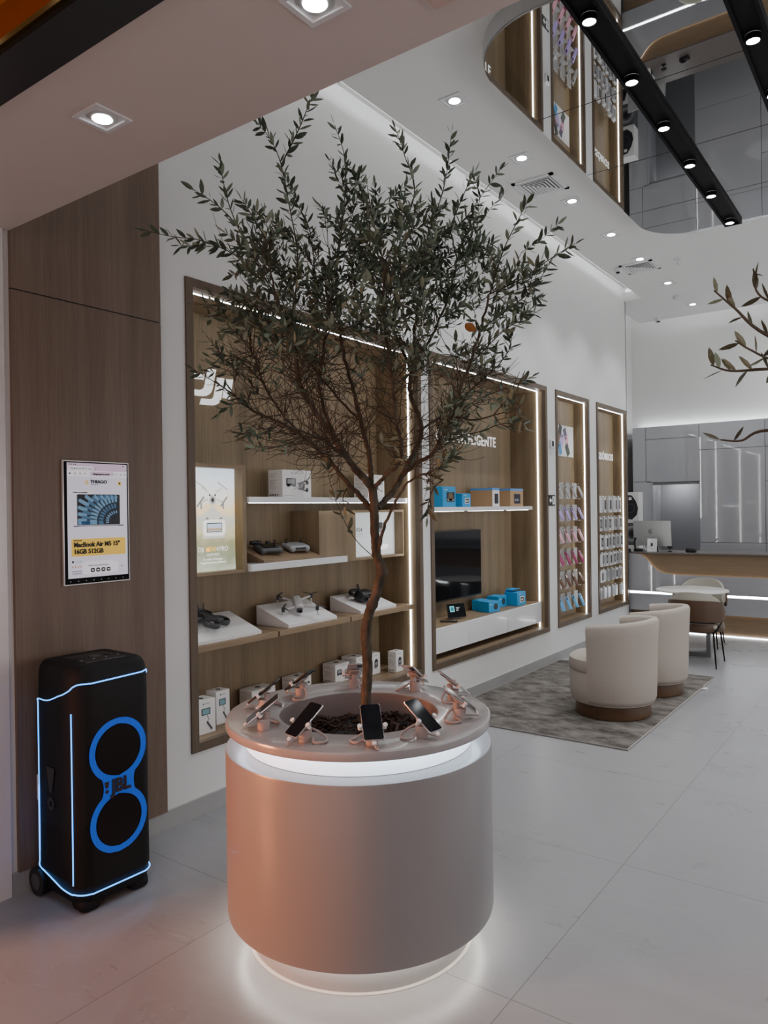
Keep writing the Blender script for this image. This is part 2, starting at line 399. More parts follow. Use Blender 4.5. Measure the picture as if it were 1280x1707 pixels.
# cove light strips: on the back of the hanging ceiling edges
b = MB(); b.box(.30, .33, 1.8, 10.3, HC+.125, HC+.14, LEDS); b.box(-.1, XR-.1, 11.62, 11.65, HC+.125, HC+.14, LEDS); b.box(-.15, -.12, 10.45, 11.6, HC+.125, HC+.14, LEDS)
b.build('cove_light_strip', label='hidden cool white light strip above the ceiling edge along the left wall', cat='light strip')
# soffit over the shop front
b = MB(); b.box(-.3, XR, 1.13, 1.745, 3.0, 3.3, SOFF); b.box(-.3, XR, 1.70, 1.745, 3.3, 4.95, WALL)
b.build('ceiling_soffit', kind='structure')
b = MB(); b.box(-3, 9, 1.11, 1.19, 2.985, 3.0, BLACK); b.box(-3, 9, 1.06, 1.11, 2.985, 3.5, BLACK); b.build('trim_2', kind='structure')
b = MB(); b.box(-3, 9, 1.035, 1.06, 3.0, 3.12, GOLD); b.build('trim_3', kind='structure')
b = MB()
for k in range(12): b.box(-3+k, -3+k+.994, -1.2, 1.035, 3.09, 3.11, ORANGE)
b.build('ceiling_mall', kind='structure')
MB().box(-.02, .012, 1.1, 1.715, 0, 3.0, mat('shopfront_white', (.74, .70, .69), .25, coat=.3)).build('wall_shopfront', kind='structure')
# shop-front jamb towards the mall
MB().box(-3.0, 0, 1.08, 1.1, 0, 3.0, MATS['shopfront_white']).build('wall_front', kind='structure')
# baseboards
b = MB(); b.box(0, .014, 1.718, YE, 0, .10, STONE); b.build('baseboard_left', kind='structure')
b = MB(); b.box(XR-.014, XR, 1.2, YB, 0, .10, STONE); b.build('baseboard_right', kind='structure')
# wood wall panel with a seam
t = thing('wood_wall_panel', 'tall brown wood wall panel behind the party speaker with a horizontal seam', 'wall panel', (0, 2.16, .1))
b = MB(); b.box(0, .02, 1.745, 2.56, .1, 2.735, PANEL); b.build('lower_board', t, True)
b = MB(); b.box(0, .02, 1.745, 2.56, 2.741, 4.5, PANEL); b.box(0.0, .012, 1.745, 2.56, 2.735, 2.741, DGAP); b.build('upper_board', t, True)

# mirror on the ceiling
def rr(x0, x1, y0, y1, r, n=12):
    p = []
    for cx, cy, a in ((x1-r, y0+r, -90), (x1-r, y1-r, 0), (x0+r, y1-r, 90), (x0+r, y0+r, 180)):
        for k in range(n+1): t_ = rad(a+k*90/n); p.append((cx+r*math.cos(t_), cy+r*math.sin(t_)))
    return p
t = thing('ceiling_mirror', 'big round cornered mirror panel mounted on the ceiling between the black tracks', 'mirror', (3.345, 5.9, 4.43))
MB().prism(rr(mx0, mx1, my0, my1, mr), 4.445, HC, mat('mirror_side_band', (.55, .55, .55), .4)).build('side_band', t, True)
MB().prism(rr(mx0+.004, mx1-.004, my0+.004, my1-.004, mr), 4.432, 4.446, MIRROR).build('mirror_sheet', t, True)
b = MB()
def clipx(y):  # x-range of rounded outline at y
    c = 0
    if y < my0+mr: c = mr-math.sqrt(max(0, mr*mr-(my0+mr-y)**2))
    if y > my1-mr: c = mr-math.sqrt(max(0, mr*mr-(y-my1+mr)**2))
    return mx0+c+.01, mx1-c-.01
for y in (4.90, 5.95, 7.0):
    a, c = clipx(y); b.box(a, c, y-.002, y+.002, 4.4305, 4.433, DGAP)
b.build('panel_joint', t, True)

# black light tracks with spots
for n_, (x0, lab) in enumerate(((1.808, 'long black ceiling light track nearest the left wall'), (2.502, 'black ceiling light track at the upper right corner of the view'))):
    t = thing('light_track', lab, 'light track', (x0, 5.5, 4.40))
    b = MB(); b.box(x0, x0+.02, 3.3, 7.80, 4.40, 4.4298, BLACKM); b.box(x0+.132, x0+.152, 3.3, 7.80, 4.40, 4.4298, BLACKM); b.box(x0+.02, x0+.132, 3.3, 7.78, 4.415, 4.4298, BLACKM); b.box(x0+.02, x0+.132, 7.78, 7.80, 4.40, 4.4298, BLACKM)
    b.build('channel', t, True)
    ords = ['nearest', 'second', 'third', 'fourth', 'fifth', 'farthest']
    for k, y in enumerate((4.01, 4.745, 5.46, 6.18, 6.90, 7.66)):
        s = thing('track_spotlight', '%s glowing spotlight on the %s black ceiling track' % (ords[k], 'left' if n_ == 0 else 'right'), 'spotlight', (x0+.07, y, 4.378), group='spotlights in the black tracks')
        b = MB(); b.lathe([(.044, .036), (.044, 0), (.037, 0), (.035, .006)], (0, 0, 0), BLACKM, 24); b.build('housing', s)
        b = MB(); b.disc((0, 0, .004), .036, LAMP, 24, -1); b.build('lens', s)

# square downlights
def downlight(x, y, z, label, sz=.082, lamp=LAMP, group='square downlights in the ceiling'):
    s = thing('recessed_downlight', label, 'downlight', (x, y, z), group=group)
    b = MB(); o, i, d = sz, sz*.78, .012
    m_ = WLAC
    for sx in (-1, 1):
        b.box(min(sx*o, sx*i), max(sx*o, sx*i), -o, o, -.006, .0, m_); b.box(-i, i, min(sx*o, sx*i), max(sx*o, sx*i), -.006, .0, m_)
    b.build('frame', s)
    b = MB(); b.lathe([(i*1.0, -.001), (i*.62, -.003), (i*.6, -.004)], (0, 0, 0), SILVER, 24); b.lathe([(i*1.42, -.0005), (i, -.001)], (0, 0, 0), m_, 4, PI/4, PI/4+2*PI); b.build('reflector', s)
    b = MB(); b.disc((0, 0, -.005), i*.62, lamp, 24, -1); b.build('lamp', s)
    return s
rows = ['nearest', 'second', 'third', 'fourth', 'fifth', 'sixth', 'farthest']
for k, y in enumerate((4.51, 5.575, 6.64, 7.706, 8.67, 9.82, 11.08)):
    downlight(.73, y, HC, '%s square recessed downlight in the ceiling row beside the mirror' % rows[k])
for k, x in enumerate((1.196, 2.11, 3.1)):
    downlight(x, 1.437, 3.0, ['square recessed downlight in the pinkish soffit above the wood panel', 'square recessed downlight cut by the top edge of the photo', 'square soffit downlight outside the photo above the camera'][k], .066, group='square downlights in the soffit')
s = MB(); s.box(2.335, 2.62, 1.36, 1.645, 2.994, 3.0, SOFF); s.box(2.345, 2.61, 1.37, 1.635, 2.992, 2.995, mat('hatch_pink', (.62, .46, .40), .5))
s.build('ceiling_hatch', label='pink square access hatch in the soffit at the top of the photo', cat='hatch')

# vents
for (x, y, lab) in ((.635, 6.15, 'square louvred air vent in the ceiling between the nearer downlights'), (.645, 8.95, 'square louvred air vent beside the far dome camera')):
    s = thing('air_vent', lab, 'air vent', (x, y, HC), group='square louvred ceiling vents')
    b = MB(); W_ = .19
    for sx in (-1, 1):
        b.box(min(sx*W_, sx*(W_-.035)), max(sx*W_, sx*(W_-.035)), -W_, W_, -.012, 0, WLAC); b.box(-W_, W_, min(sx*W_, sx*(W_-.035)), max(sx*W_, sx*(W_-.035)), -.012, 0, WLAC)
    b.build('frame', s)
    b = MB(); b.box(-W_+.02, W_-.02, -W_+.02, W_-.02, -.008, -.006, mat('vent_grey', (.10, .10, .10), .6)); b.build('backing', s)
    for k in range(5):
        r0 = .15-k*.03; b = MB()
        b.lathe([((r0)*1.414, -.013), ((r0-.018)*1.414, -.011), ((r0-.018)*1.414, -.009)], (0, 0, 0), WLAC, 4, PI/4, PI/4+2*PI, smooth=False); b.build('louvre', s)
def dome(x, y, lab):
    s = thing('dome_camera', lab, 'security camera', (x, y, HC))
    b = MB(); b.cyl((0, 0, -.03), .05, .03, WLAC); b.build('mount', s)
    b = MB(); b.lathe([(.048, -.03), (.044, -.05), (.03, -.068), (.001, -.075)], (0, 0, 0), WLAC, 20); b.build('shell', s)
    b = MB(); b.lathe([(.026, -.0), (.02, -.012), (.001, -.018)], (.008, -.03, -.055), GLASSB, 16); b.build('lens', s)
dome(.42, 8.85, 'white dome camera on the ceiling beside the cove and far vent'); dome(.12, 11.57, 'small dome camera at the rear edge of the ceiling')
s = thing('ceiling_sprinkler', 'small fire sprinkler on the ceiling behind the mirror', 'sprinkler', (1.07, 8.95, HC))
MB().cyl((0, 0, -.008), .04, .008, WLAC).build('plate', s); MB().cyl((0, 0, -.06), .008, .052, CHROME, 10).cyl((0, 0, -.062), .022, .004, CHROME, 14).build('nozzle', s)
s = thing('smoke_detector', 'round smoke detector on the ceiling before the farthest downlight', 'detector', (.657, 10.53, HC))
MB().cyl((0, 0, -.02), .055, .02, WLAC).build('base', s); MB().lathe([(.045, -.02), (.04, -.04), (.001, -.046)], (0, 0, 0), WLAC, 20).build('cap', s)

# ------------------------------------------------------------------ wall niches
NL = {1: 'largest wall niche of oak with drones and light boxes behind the olive tree', 2: 'oak wall niche with a black television and blue boxes',
      3: 'narrow oak wall niche with rows of coloured phone cases', 4: 'narrowest oak wall niche with hanging accessory packs next to the counter'}
for k, (y0, y1, d) in ALC.items():
    t = thing('wall_niche', NL[k], 'wall niche', (0, (y0+y1)/2, AZ0))
    fw = .05; b = MB(); P = .012
    b.box(-.03, P, y0, y0+fw, AZ0, AZ1, OAKD); b.box(-.03, P, y1-fw, y1, AZ0, AZ1, OAKD); b.box(-.03, P, y0+fw, y1-fw, AZ0, AZ0+fw, OAKD); b.box(-.03, P, y0+fw, y1-fw, AZ1-fw, AZ1, OAKD)
    b.build('frame', t, True)
    b = MB(); b.box(-d-.015, -d, y0+.01, y1-.01, AZ0, AZ1, OAK); b.build('back_panel', t, True)
    for (a, c) in ((y0+.02, y0+fw-.001), (y1-fw+.001, y1-.02)):
        b = MB(); b.box(-d, -.03, a, c, AZ0+.01, AZ1-.01, OAK); b.build('side_panel', t, True)
    b = MB(); b.box(-d, -.03, y0+fw, y1-fw, AZ0+.02, AZ0+fw, OAKH); b.build('bottom_board', t, True)
    b = MB(); b.box(-d, -.03, y0+fw, y1-fw, AZ1-fw, AZ1-.02, OAKH); b.build('top_board', t, True)
    xs = -.085 if d > .3 else -.038
    b = MB(); b.box(xs-.004, xs+.004, y0+fw+.03, y1-fw, AZ1-fw-.004, AZ1-fw, LED)
    b.build('top_light_strip', t, True)
    for (ya, yb) in ((y1-fw-.008, y1-fw), (y0+fw, y0+fw+.008)):
        for (za, zb) in (((AZ0+fw, AZ1-fw),) if k != 2 else ((AZ0+fw, .462), (.69, AZ1-fw))):
            b = MB(); b.box(xs-.0042, xs+.0042, ya, yb, za, zb, LED); b.build('side_light_strip', t, True)

# --- niche 1 : shelves and boxes
t = thing('light_box_sign', 'glowing drone advertising light box in an oak case at the left of the niche', 'light box', (-.3, 3.04, 1.34))
b = MB(); b.box(-.412, -.12, 3.27, 3.30, 1.335, 2.01, OAK); b.box(-.412, -.12, 2.80, 3.27, 1.985, 2.01, OAKH); b.box(-.412, -.12, 2.80, 3.27, 1.335, 1.355, OAKH); b.build('case', t, True)
b = MB(); b.box(-.20, -.19, 2.80, 3.268, 1.355, 1.985, poster_mat())
po = b.build('lit_panel', t, True)
# graphics on the lit panel : local x = +y, local y = z
WH = flat('print_white', (245, 245, 240), .9); GR = flat('print_grey', (150, 152, 148), .5); DK = flat('print_dark', (40, 42, 42), .1); YE_ = flat('print_amber', (250, 200, 90), .9); LG = flat('print_light_grey', (205, 205, 200), .8)
SKY = flat('print_sky', (190, 205, 225), .9); SND = flat('print_sand', (190, 165, 130), .7)
PM = frame_M((-.1895, 2.878, 1.37), (0, 1, 0), (0, 0, 1)) @ Matrix.Diagonal((.88, 1, 1, 1))
b = MB(); b.M = PM
cx, cy = .235, .44
for sx in (-1, 1):
    b.line(cx+sx*.02, cy+.02, cx+sx*.095, cy+.055, .008, LG, 1); b.line(cx+sx*.02, cy-.01, cx+sx*.105, cy-.035, .009, LG, 1)
    b.line(cx+sx*.095-.045, cy+.09, cx+sx*.095+.045, cy+.045, .005, GR, 2); b.line(cx+sx*.105-.03, cy-.06, cx+sx*.105+.03, cy+.0, .012, GR, 2)
    b.rect(cx+sx*.10-.006, cy-.075, .012, .04, GR, 1)
b.rect(cx-.033, cy-.03, .066, .06, WH, 3, .018); b.circ(cx, cy-.022, .032, LG, 4); b.circ(cx, cy-.02, .02, GR, 5); b.circ(cx, cy-.02, .01, DK, 6)
for sx in (-1, 1): b.circ(cx+sx*.024, cy+.01, .007, DK, 4)
b.poly([(cx-.10, .315), (cx, .385), (cx+.10, .315)], flat('print_hill', (215, 215, 205), .8), 1)
b.rect(cx-.085, .20, .20, .10, WH, 2, .022); b.rect(cx-.055, .222, .14, .058, DK, 3, .004); b.rect(cx-.05, .227, .13, .048, SKY, 4); b.rect(cx-.05, .232, .13, .014, SND, 5)
for sx in (-.05, .075): b.circ(cx+sx, .306, .016, GR, 3, ry=.006); b.rect(cx+sx-.003, .305, .006, .012, GR, 3)
b.rect(cx-.09, .185, .21, .018, LG, 1, .008); b.tz = .002
b.text('DJI ', .042, WH, cx-.135, .105, .0003); b.text('MINI', .042, YE_, cx-.065, .105, .0003, bold=.0006); b.text('4', .042, WH, cx+.028, .105, .0003); b.text('PRO', .042, WH, cx+.057, .105, .0003)
b.text('(DJI RC PRO)', .02, WH, cx, .080, .0003, align='CENTER'); b.text('O melhor drone para', .02, WH, cx, .052, .0003, align='CENTER', bold=.0003); b.text('fotografia aérea profissional', .02, WH, cx, .032, .0003, align='CENTER', bold=.0003)
b.build('printed_picture', po, False)
po2 = bpy.data.objects['printed_picture']
po2.data.transform(t.matrix_basis.inverted())

def local_text_fix(o, t): o.data.transform(t.matrix_basis.inverted())

t = thing('light_box_sign', 'pale grey lit light box reading RS4 in an oak case behind the tree trunk', 'light box', (-.3, 4.7, 1.33))
b = MB(); b.box(-.412, -.14, 4.02, 4.28, 1.385, 1.715, OAK); b.box(-.412, -.14, 4.28, 4.44, 1.335, 1.715, OAK); b.box(-.412, -.14, 5.07, 5.085, 1.335, 1.715, OAK); b.box(-.412, -.14, 4.44, 5.07, 1.697, 1.715, OAKH); b.box(-.412, -.14, 4.44, 5.07, 1.335, 1.353, OAKH); b.build('case', t, True)
b = MB(); b.box(-.235, -.225, 4.44, 5.068, 1.353, 1.697, mat('lit_grey_panel', (.6, .62, .63), .4, emit=(.66, .70, .72), es=.55)); b.build('lit_panel', t, True)
b = MB(); b.M = frame_M((-.2245, 4.54, 1.355), (0, 1, 0), (0, 0, 1))
b.tz = .001; b.text('RS4', .05, DK, .012, .19, .0003); b.rect(.012, .17, .09, .004, GR); b.rect(.012, .155, .07, .003, GR)
b.circ(.34, .06, .12, LG, 1, ry=.03); b.circ(.34, .063, .10, WH, 2, ry=.022); b.rect(.325, .07, .03, .12, GR, 3, .01); b.rect(.28, .18, .09, .03, PICG, 4, .008); b.rect(.29, .21, .07, .05, PICT, 4, .01)
local_text_fix(b.build('printed_picture', t), t)

def shelf(name, lab, x0, x1, y0, y1, z0, z1, m, led=None, cat='shelf', kids=None):
    t = thing(name, lab, cat, ((x0+x1)/2, (y0+y1)/2, z0))
    b = MB(); b.rbox(x0, x1, y0, y1, z0, z1, m, .002, 1); b.build('board', t, True)
    if led:
        for (a, c) in led:
            b = MB(); b.box(x1-.010, x1-.004, a, c, z0-.0025, z0, LED); b.build('light_strip', t, True)
    return t
shelf('wall_shelf', 'upper white shelf with a light strip under it in the drone niche', -.413, -.10, 3.31, 5.085, 1.772, 1.81, WLAC, [(3.31, 4.2), (4.22, 5.08)])
shelf('wall_shelf', 'shorter middle white shelf under the two remote controllers', -.413, -.09, 3.31, 4.277, 1.337, 1.383, WLAC)
for (a, c, lab) in ((2.795, 3.50, 'first oak shelf segment under the folded dark drone'), (3.515, 4.25, 'second oak shelf segment under the unfolded drone'), (4.265, 5.085, 'third oak shelf segment under the black goggles')):
    shelf('wall_shelf', lab, -.413, -.05, a, c, .902, .94, OAKH)
def wedge(lab, x0, x1, y0, y1, z, h0, h1, m, skew=0.0):
    """slanted display plinth: front x1 height h0, back x0 height h1"""
    t = thing('display_plinth', lab, 'display plinth', ((x0+x1)/2, (y0+y1)/2, z))
    b = MB(); s = skew
    b.hexa([(x0, y0+s, z), (x1, y0, z), (x1, y1, z), (x0, y1+s, z), (x0, y0+s, z+h1), (x1, y0, z+h0), (x1, y1, z+h0), (x0, y1+s, z+h1)], m)
    b.build('slanted_top_block', t, True); return t
wedge('slanted white plinth at the left holding the folded dark drone', -.37, -.07, 2.80, 3.37, .941, .02, .125, WMAT)
wedge('slanted white plinth in the middle under the grey drone', -.37, -.07, 3.62, 4.12, .941, .02, .13, WMAT)
wedge('slanted white plinth at the right under the black goggles', -.37, -.07, 4.40, 4.86, .941, .02, .115, WMAT)
wedge('slanted oak plinth holding two remote controllers on the middle shelf', -.37, -.11, 3.44, 4.0, 1.384, .015, .095, OAKH)

def on_wedge(x, x0, x1, h0, h1, z): return z+h1+(h0-h1)*(x-x0)/(x1-x0)
# unfolded drone
def drone(name, lab, x, y, z, rz, tilt, body, dark, s=1.0, guards=False):
    t = thing(name, lab, 'drone', (x, y, z), rz)
    R_ = Matrix.Rotation(tilt, 4, 'Y'); 
    def mb(): q = MB(); q.M = R_ @ Matrix.Scale(s, 4); return q
    b = mb(); b.rbox(-.085, .075, -.035, .035, .028, .075, body, .018, 3); b.rbox(-.07, .04, -.028, .028, .068, .088, body, .012, 2); b.build('body', t)
    b = mb(); b.rbox(.06, .095, -.022, .022, .02, .055, dark, .01, 2); b.tube([(.093, 0, .037), (.102, 0, .037)], .012, GLASSB, 14); b.build('gimbal_camera', t)
    for sx, sy in ((1, 1), (1, -1), (-1, 1), (-1, -1)):
        ex, ey = sx*.10, sy*.125
        b = mb(); b.tube([(sx*.05, sy*.03, .055), (sx*.075, sy*.07, .058), (ex, ey, .06)], [.009, .008, .007], body, 8); b.cyl((ex, ey, .045), .013, .03, dark, 12); b.tube([(ex, ey, .045), (ex+sx*.005, ey+sy*.01, .0)], [.006, .004], body, 6)
        ar = b.build('arm', t)
        b = mb(); a = random.uniform(0, 3)
        for w in (a, a+2.2): 
            d = Vector((math.cos(w), math.sin(w), 0)); n = Vector((-d.y, d.x, 0)); c = Vector((ex, ey, .077))
            b.add([tuple(c+n*.003), tuple(c+d*.03+n*.011), tuple(c+d*.07+n*.003), tuple(c+d*.07-n*.003), tuple(c+d*.03-n*.006), tuple(c-n*.003)], [(0, 1, 2, 3, 4, 5)], dark)
        b.build('propeller', ar)
    return t
DRG = mat('drone_light_grey', (.50, .50, .49), .4); DRK = mat('drone_dark_grey', (.045, .047, .05), .5)
drone('camera_drone', 'light grey four armed drone with propellers open on the middle white plinth', -.215, 3.86, on_wedge(-.215, -.37, -.07, .02, .13, .941)+.010, rad(-35), rad(20), DRG, DRK, .95)
# compact drone with ring guards
t = thing('compact_drone', 'small dark drone with round propeller guards on the left white plinth', 'drone', (-.25, 3.075, on_wedge(-.25, -.37, -.07, .02, .125, .941)+.008), rad(25))
def T(): q = MB(); q.M = Matrix.Rotation(rad(18), 4, 'Y'); return q
b = T(); b.rbox(-.06, .07, -.028, .028, .02, .062, DRK, .014, 2); b.rbox(.05, .085, -.02, .02, .028, .055, PICT, .01, 2); b.build('body', t)
for sx, sy in ((1, 1), (1, -1), (-1, 1), (-1, -1)):
    b = T(); c = (sx*.062, sy*.072, .0)
    b.lathe([(.05, .012), (.055, .018), (.055, .04), (.05, .046), (.047, .04), (.047, .018), (.05, .012)], c, DRK, 20)
    for k in range(3): a = k*PI/3; b.tube([(c[0]-.05*math.cos(a), c[1]-.05*math.sin(a), .02), (c[0]+.05*math.cos(a), c[1]+.05*math.sin(a), .02)], .003, DRK, 5)
    b.cyl((c[0], c[1], .018), .012, .022, PICG, 10); g = b.build('propeller_guard', t)
b = T(); b.tube([(-.05, -.03, .06), (-.075, -.05, .115)], .004, DRK, 6); b.build('antenna', t); b = T(); b.tube([(-.05, .03, .06), (-.07, .04, .10)], .004, DRK, 6); b.build('antenna', t)
# goggles
t = thing('video_goggles', 'black drone goggles with head strap on the right white plinth', 'goggles', (-.21, 4.60, on_wedge(-.21, -.37, -.07, .02, .115, .941)+.006), rad(10))
b = T(); b.rbox(-.05, .055, -.085, .085, .0, .085, BLACK, .03, 3); b.rbox(.03, .068, -.07, .07, .012, .07, GLASSB, .015, 2); b.build('body', t)
b = T(); b.circ
b = T(); b.tube([(.068, -.035, .04), (.074, -.035, .04)], .012, PICG, 14); b.tube([(.068, .04, .04), (.074, .04, .04)], .012, PICG, 14); b.build('lens', t)
b = T(); b.tube(smooth_path([(-.03, -.085, .04), (-.07, -.09, .04), (-.10, -.04, .045), (-.10, .04, .045), (-.07, .09, .04), (-.03, .085, .04)], 4), .014, BLACK, 8); b.build('strap', t)
b = T(); b.tube([(-.01, -.07, .08), (-.03, -.10, .13)], .009, BLACK, 8); b.build('antenna', t)
# controllers on the oak plinth
def controller(lab, y, screen, m, rz):
    t = thing('remote_controller', lab, 'controller', (-.235, y, on_wedge(-.235, -.37, -.11, .015, .095, 1.384)+.008), rad(rz), group='remote controllers on the oak plinth')
    def T2(): q = MB(); q.M = Matrix.Rotation(rad(16), 4, 'Y'); return q
    b = T2(); b.rbox(-.06, .06, -.09, .09, .004, .042, m, .018, 3); b.rbox(-.045, .065, -.085, -.045, .0, .035, m, .014, 2); b.rbox(-.045, .065, .045, .085, .0, .035, m, .014, 2); b.build('body', t)
    for s_ in (-1, 1):
        b = T2(); b.cyl((-.035, s_*.065, .04), .012, .006, BLACK, 14); b.tube([(-.035, s_*.065, .045), (-.035, s_*.065, .066)], .003, BLACK, 6); b.cyl((-.035, s_*.065, .064), .007, .006, BLACK, 10); b.build('stick', t)
    if screen:
        b = T2(); b.rbox(-.035, .05, -.055, .055, .041, .047, GLASSB, .004, 1); b.build('screen', t)
        b = T2(); b.rbox(-.085, -.055, -.10, -.02, .03, .055, BLACK, .006, 2); b.build('antenna', t); b = T2(); b.rbox(-.085, -.055, .02, .05, .03, .048, BLACK, .006, 2); b.build('antenna', t)
    else:
        b = T2(); b.rbox(.03, .064, -.05, .05, .018, .034, BLACK, .006, 1); b.build('phone_clamp', t)
controller('dark grey remote controller with a screen and raised antennas, left of two', 3.60, True, mat('controller_dark', (.07, .07, .075), .45), -15)
controller('lighter grey remote controller without screen, right of two', 3.87, False, mat('controller_grey', (.27, .28, .29), .45), -8)

# cartons
def carton(name, lab, x0, x1, y0, y1, z, h, m, pic=None, group=None, cat='box', topdot=False, band=None, sidetext=True, logo=True, rz=0):
    """x1 = front face; picture printed on it by function pic(mb,w,h)"""
    t = thing(name, lab, cat, ((x0+x1)/2, (y0+y1)/2, z), rad(rz), group=group)
    w, d = y1-y0, x1-x0
    b = MB(); b.rbox(-d/2, d/2, -w/2, w/2, 0, h, m, .002, 1)
    if band: b.box(-d/2-.0006, d/2+.0006, -w/2-.0006, w/2+.0006, h*.88, h+.0005, band)
    c = b.build('carton', t)
    g = MB(); g.M = frame_M((d/2+.0003, -w/2, 0), (0, 1, 0), (0, 0, 1))
    if logo: g.circ(w*.32, h*.89, h*.028, PICT, 1, ry=h*.02); g.rect(w*.4, h*.88, w*.28, h*.02, PICG, 1)
    if pic: pic(g, w, h)
    g.M = frame_M((-d/2, -w/2-.0003, 0), (1, 0, 0), (0, 0, 1))
    if sidetext:
        for i in range(9): g.rect(d*.12, h*(.86-.055*i)-(.08*h if i > 2 else 0), d*random.uniform(.3, .7), h*.012, PICG, 1)
        for i in range(4): g.rect(d*(.12+.17*i), h*.06, d*.1, h*.06, PICT if i < 3 else PICG, 1)
    if topdot:
        g.M = frame_M((-d/2, -w/2, h+.0003), (1, 0, 0), (0, 1, 0)); g.circ(d*.5, w*.5, min(w, d)*.17, DGAP, 1)
    g.build('printed_graphics', t); return t
def pic_ctrl(g, w, h):
    g.rect(w*.12, h*.42, w*.34, h*.28, PICT, 1, .008); g.rect(w*.17, h*.5, w*.24, h*.16, PICG, 2); g.rect(w*.15, h*.38, w*.1, h*.1, PICT, 1); g.rect(w*.35, h*.38, w*.1, h*.1, PICT, 1)
    g.rect(w*.56, h*.3, w*.2, h*.22, PICT, 1, .006); g.line(w*.5, h*.5, w*.85, h*.62, .008, PICT, 2); g.line(w*.5, h*.32, w*.85, h*.24, .008, PICT, 2); g.circ(w*.66, h*.42, w*.06, PICG, 3); g.circ(w*.85, h*.55, w*.05, PICT, 2); g.circ(w*.84, h*.28, w*.05, PICT, 2)
    g.rect(w*.06, h*.06, w*.3, h*.015, PICG, 1)
def pic_gimbal(g, w, h):
    g.rect(w*.2, h*.56, w*.5, h*.2, PICT, 1, .004); g.rect(w*.26, h*.585, w*.38, h*.15, flat('print_cyan', (120, 165, 175), .0), 2); g.line(w*.5, h*.55, w*.62, h*.42, w*.05, PICG, 1); g.line(w*.62, h*.42, w*.5, h*.34, w*.05, PICG, 1); g.line(w*.5, h*.36, w*.78, h*.1, w*.1, PICT, 2)
def pic_cam(g, w, h): g.rect(w*.3, h*.35, w*.42, h*.32, PICT, 1, .008); g.rect(w*.4, h*.62, w*.24, h*.1, PICT, 1, .004); g.circ(w*.5, h*.5, w*.12, PICG, 2); g.rect(w*.26, h*.26, w*.4, h*.12, PICG, 1, .006)
def pic_drone(g, w, h): 
    g.rect(w*.38, h*.35, w*.24, h*.2, PICT, 1, .006)
    for sx in (-1, 1): g.line(w*.5, h*.47, w*(.5+.33*sx), h*.62, .006, PICT, 1); g.line(w*.5, h*.42, w*(.5+.33*sx), h*.3, .006, PICT, 1); g.circ(w*(.5+.33*sx), h*.62, w*.07, PICG, 2, ry=h*.03); g.circ(w*(.5+.33*sx), h*.3, w*.07, PICG, 2, ry=h*.03)
t = carton('drone_box', 'large shiny white box with a controller and drone picture on the upper shelf', -.335, -.20, 3.715, 4.01, 1.811, .19, BOXW, pic_ctrl)
b = MB(); b.box(-.0, .0009, -.06, .06, 0, .19, mat('shrink_wrap', (.9, .9, .9), .05, alpha=.15, coat=.8)); w_ = b.build('shrink_wrap', t); w_.location = (.0685, .0, 0)
carton('drone_box', 'white box with a drone picture on the upper shelf behind the trunk', -.34, -.20, 4.68, 4.90, 1.811, .185, BOXW, pic_drone)
BG = 'white boxes standing on the floor of the drone niche'
def nb(lab, *a, pic=pic_cam, **k): carton('product_box', lab, *a, BOXW, pic, group=BG, topdot=True, **k)
ZB = .411
nb('tall white gimbal box, leftmost on the niche floor', -.20, -.09, 2.865, 3.00, ZB, .20, pic=pic_gimbal)
nb('tall white gimbal box second from the left on the niche floor', -.26, -.17, 3.075, 3.185, ZB, .205, pic=pic_gimbal)
nb('low white box third from the left on the niche floor', -.39, -.27, 3.47, 3.69, ZB, .115, pic=pic_ctrl)
nb('low white box fourth from the left partly behind a tilted phone', -.39, -.27, 3.88, 4.06, ZB, .12, pic=pic_ctrl)
nb('white box with a controller picture left of the tree trunk', -.385, -.26, 4.32, 4.49, ZB, .14, pic=pic_ctrl)
nb('white box cut by the tree trunk on the niche floor', -.38, -.23, 4.54, 4.66, ZB, .16, pic=pic_drone)
nb('narrow white camera box just right of the tree trunk', -.30, -.2, 4.70, 4.81, ZB, .165)
nb('white camera box alone by the light strip at the niche right end', -.17, -.09, 4.875, 4.98, ZB, .165)

# angular glowing logo letters on niche 1
t = thing('wall_logo', 'glowing white angular three letter logo on the oak back panel', 'logo', (-.41, 3.3, 2.5))
b = MB(); b.M = frame_M((-.405, 3.13, 2.40), (0, 1, 0), (0, 0, 1))
LOGO = mat('lit_letter_white', (.9, .9, .9), .4, emit=(.95, .97, 1), es=.55)
def ex(pts, z=.0): 
    n = len(pts); b.add([(x, y, 0) for x, y in pts]+[(x, y, .008) for x, y in pts], [tuple(range(n))[::-1], tuple(range(n, 2*n))]+[(i, (i+1) % n, n+(i+1) % n, n+i) for i in range(n)], LOGO)
cv = lambda L_: [((x-70)*.0017, (705-(y-.166*(x-70)))*.00128) for x, y in L_]
def q3(a, c, d, k=5): return [((1-u)**2*a[0]+2*u*(1-u)*c[0]+u*u*d[0], (1-u)**2*a[1]+2*u*(1-u)*c[1]+u*u*d[1]) for u in [i/k for i in range(k+1)]]
ex(cv([(141, 524), (179, 530)]+q3((161, 622), (154, 665), (112, 664))+[(40, 655), (44, 626)]+q3((92, 633), (116, 634), (122, 615))))
ex(cv([(40, 545), (122, 556), (118, 582), (36, 572)]))
ex(cv([(186, 570), (220, 574)]+q3((204, 672), (196, 712), (158, 711))+[(98, 704), (106, 676)]+q3((142, 680), (164, 682), (168, 662))))
ex(cv([(228, 578), (266, 580), (247, 682), (212, 674)]))
local_text_fix(b.build('letters', t), t)

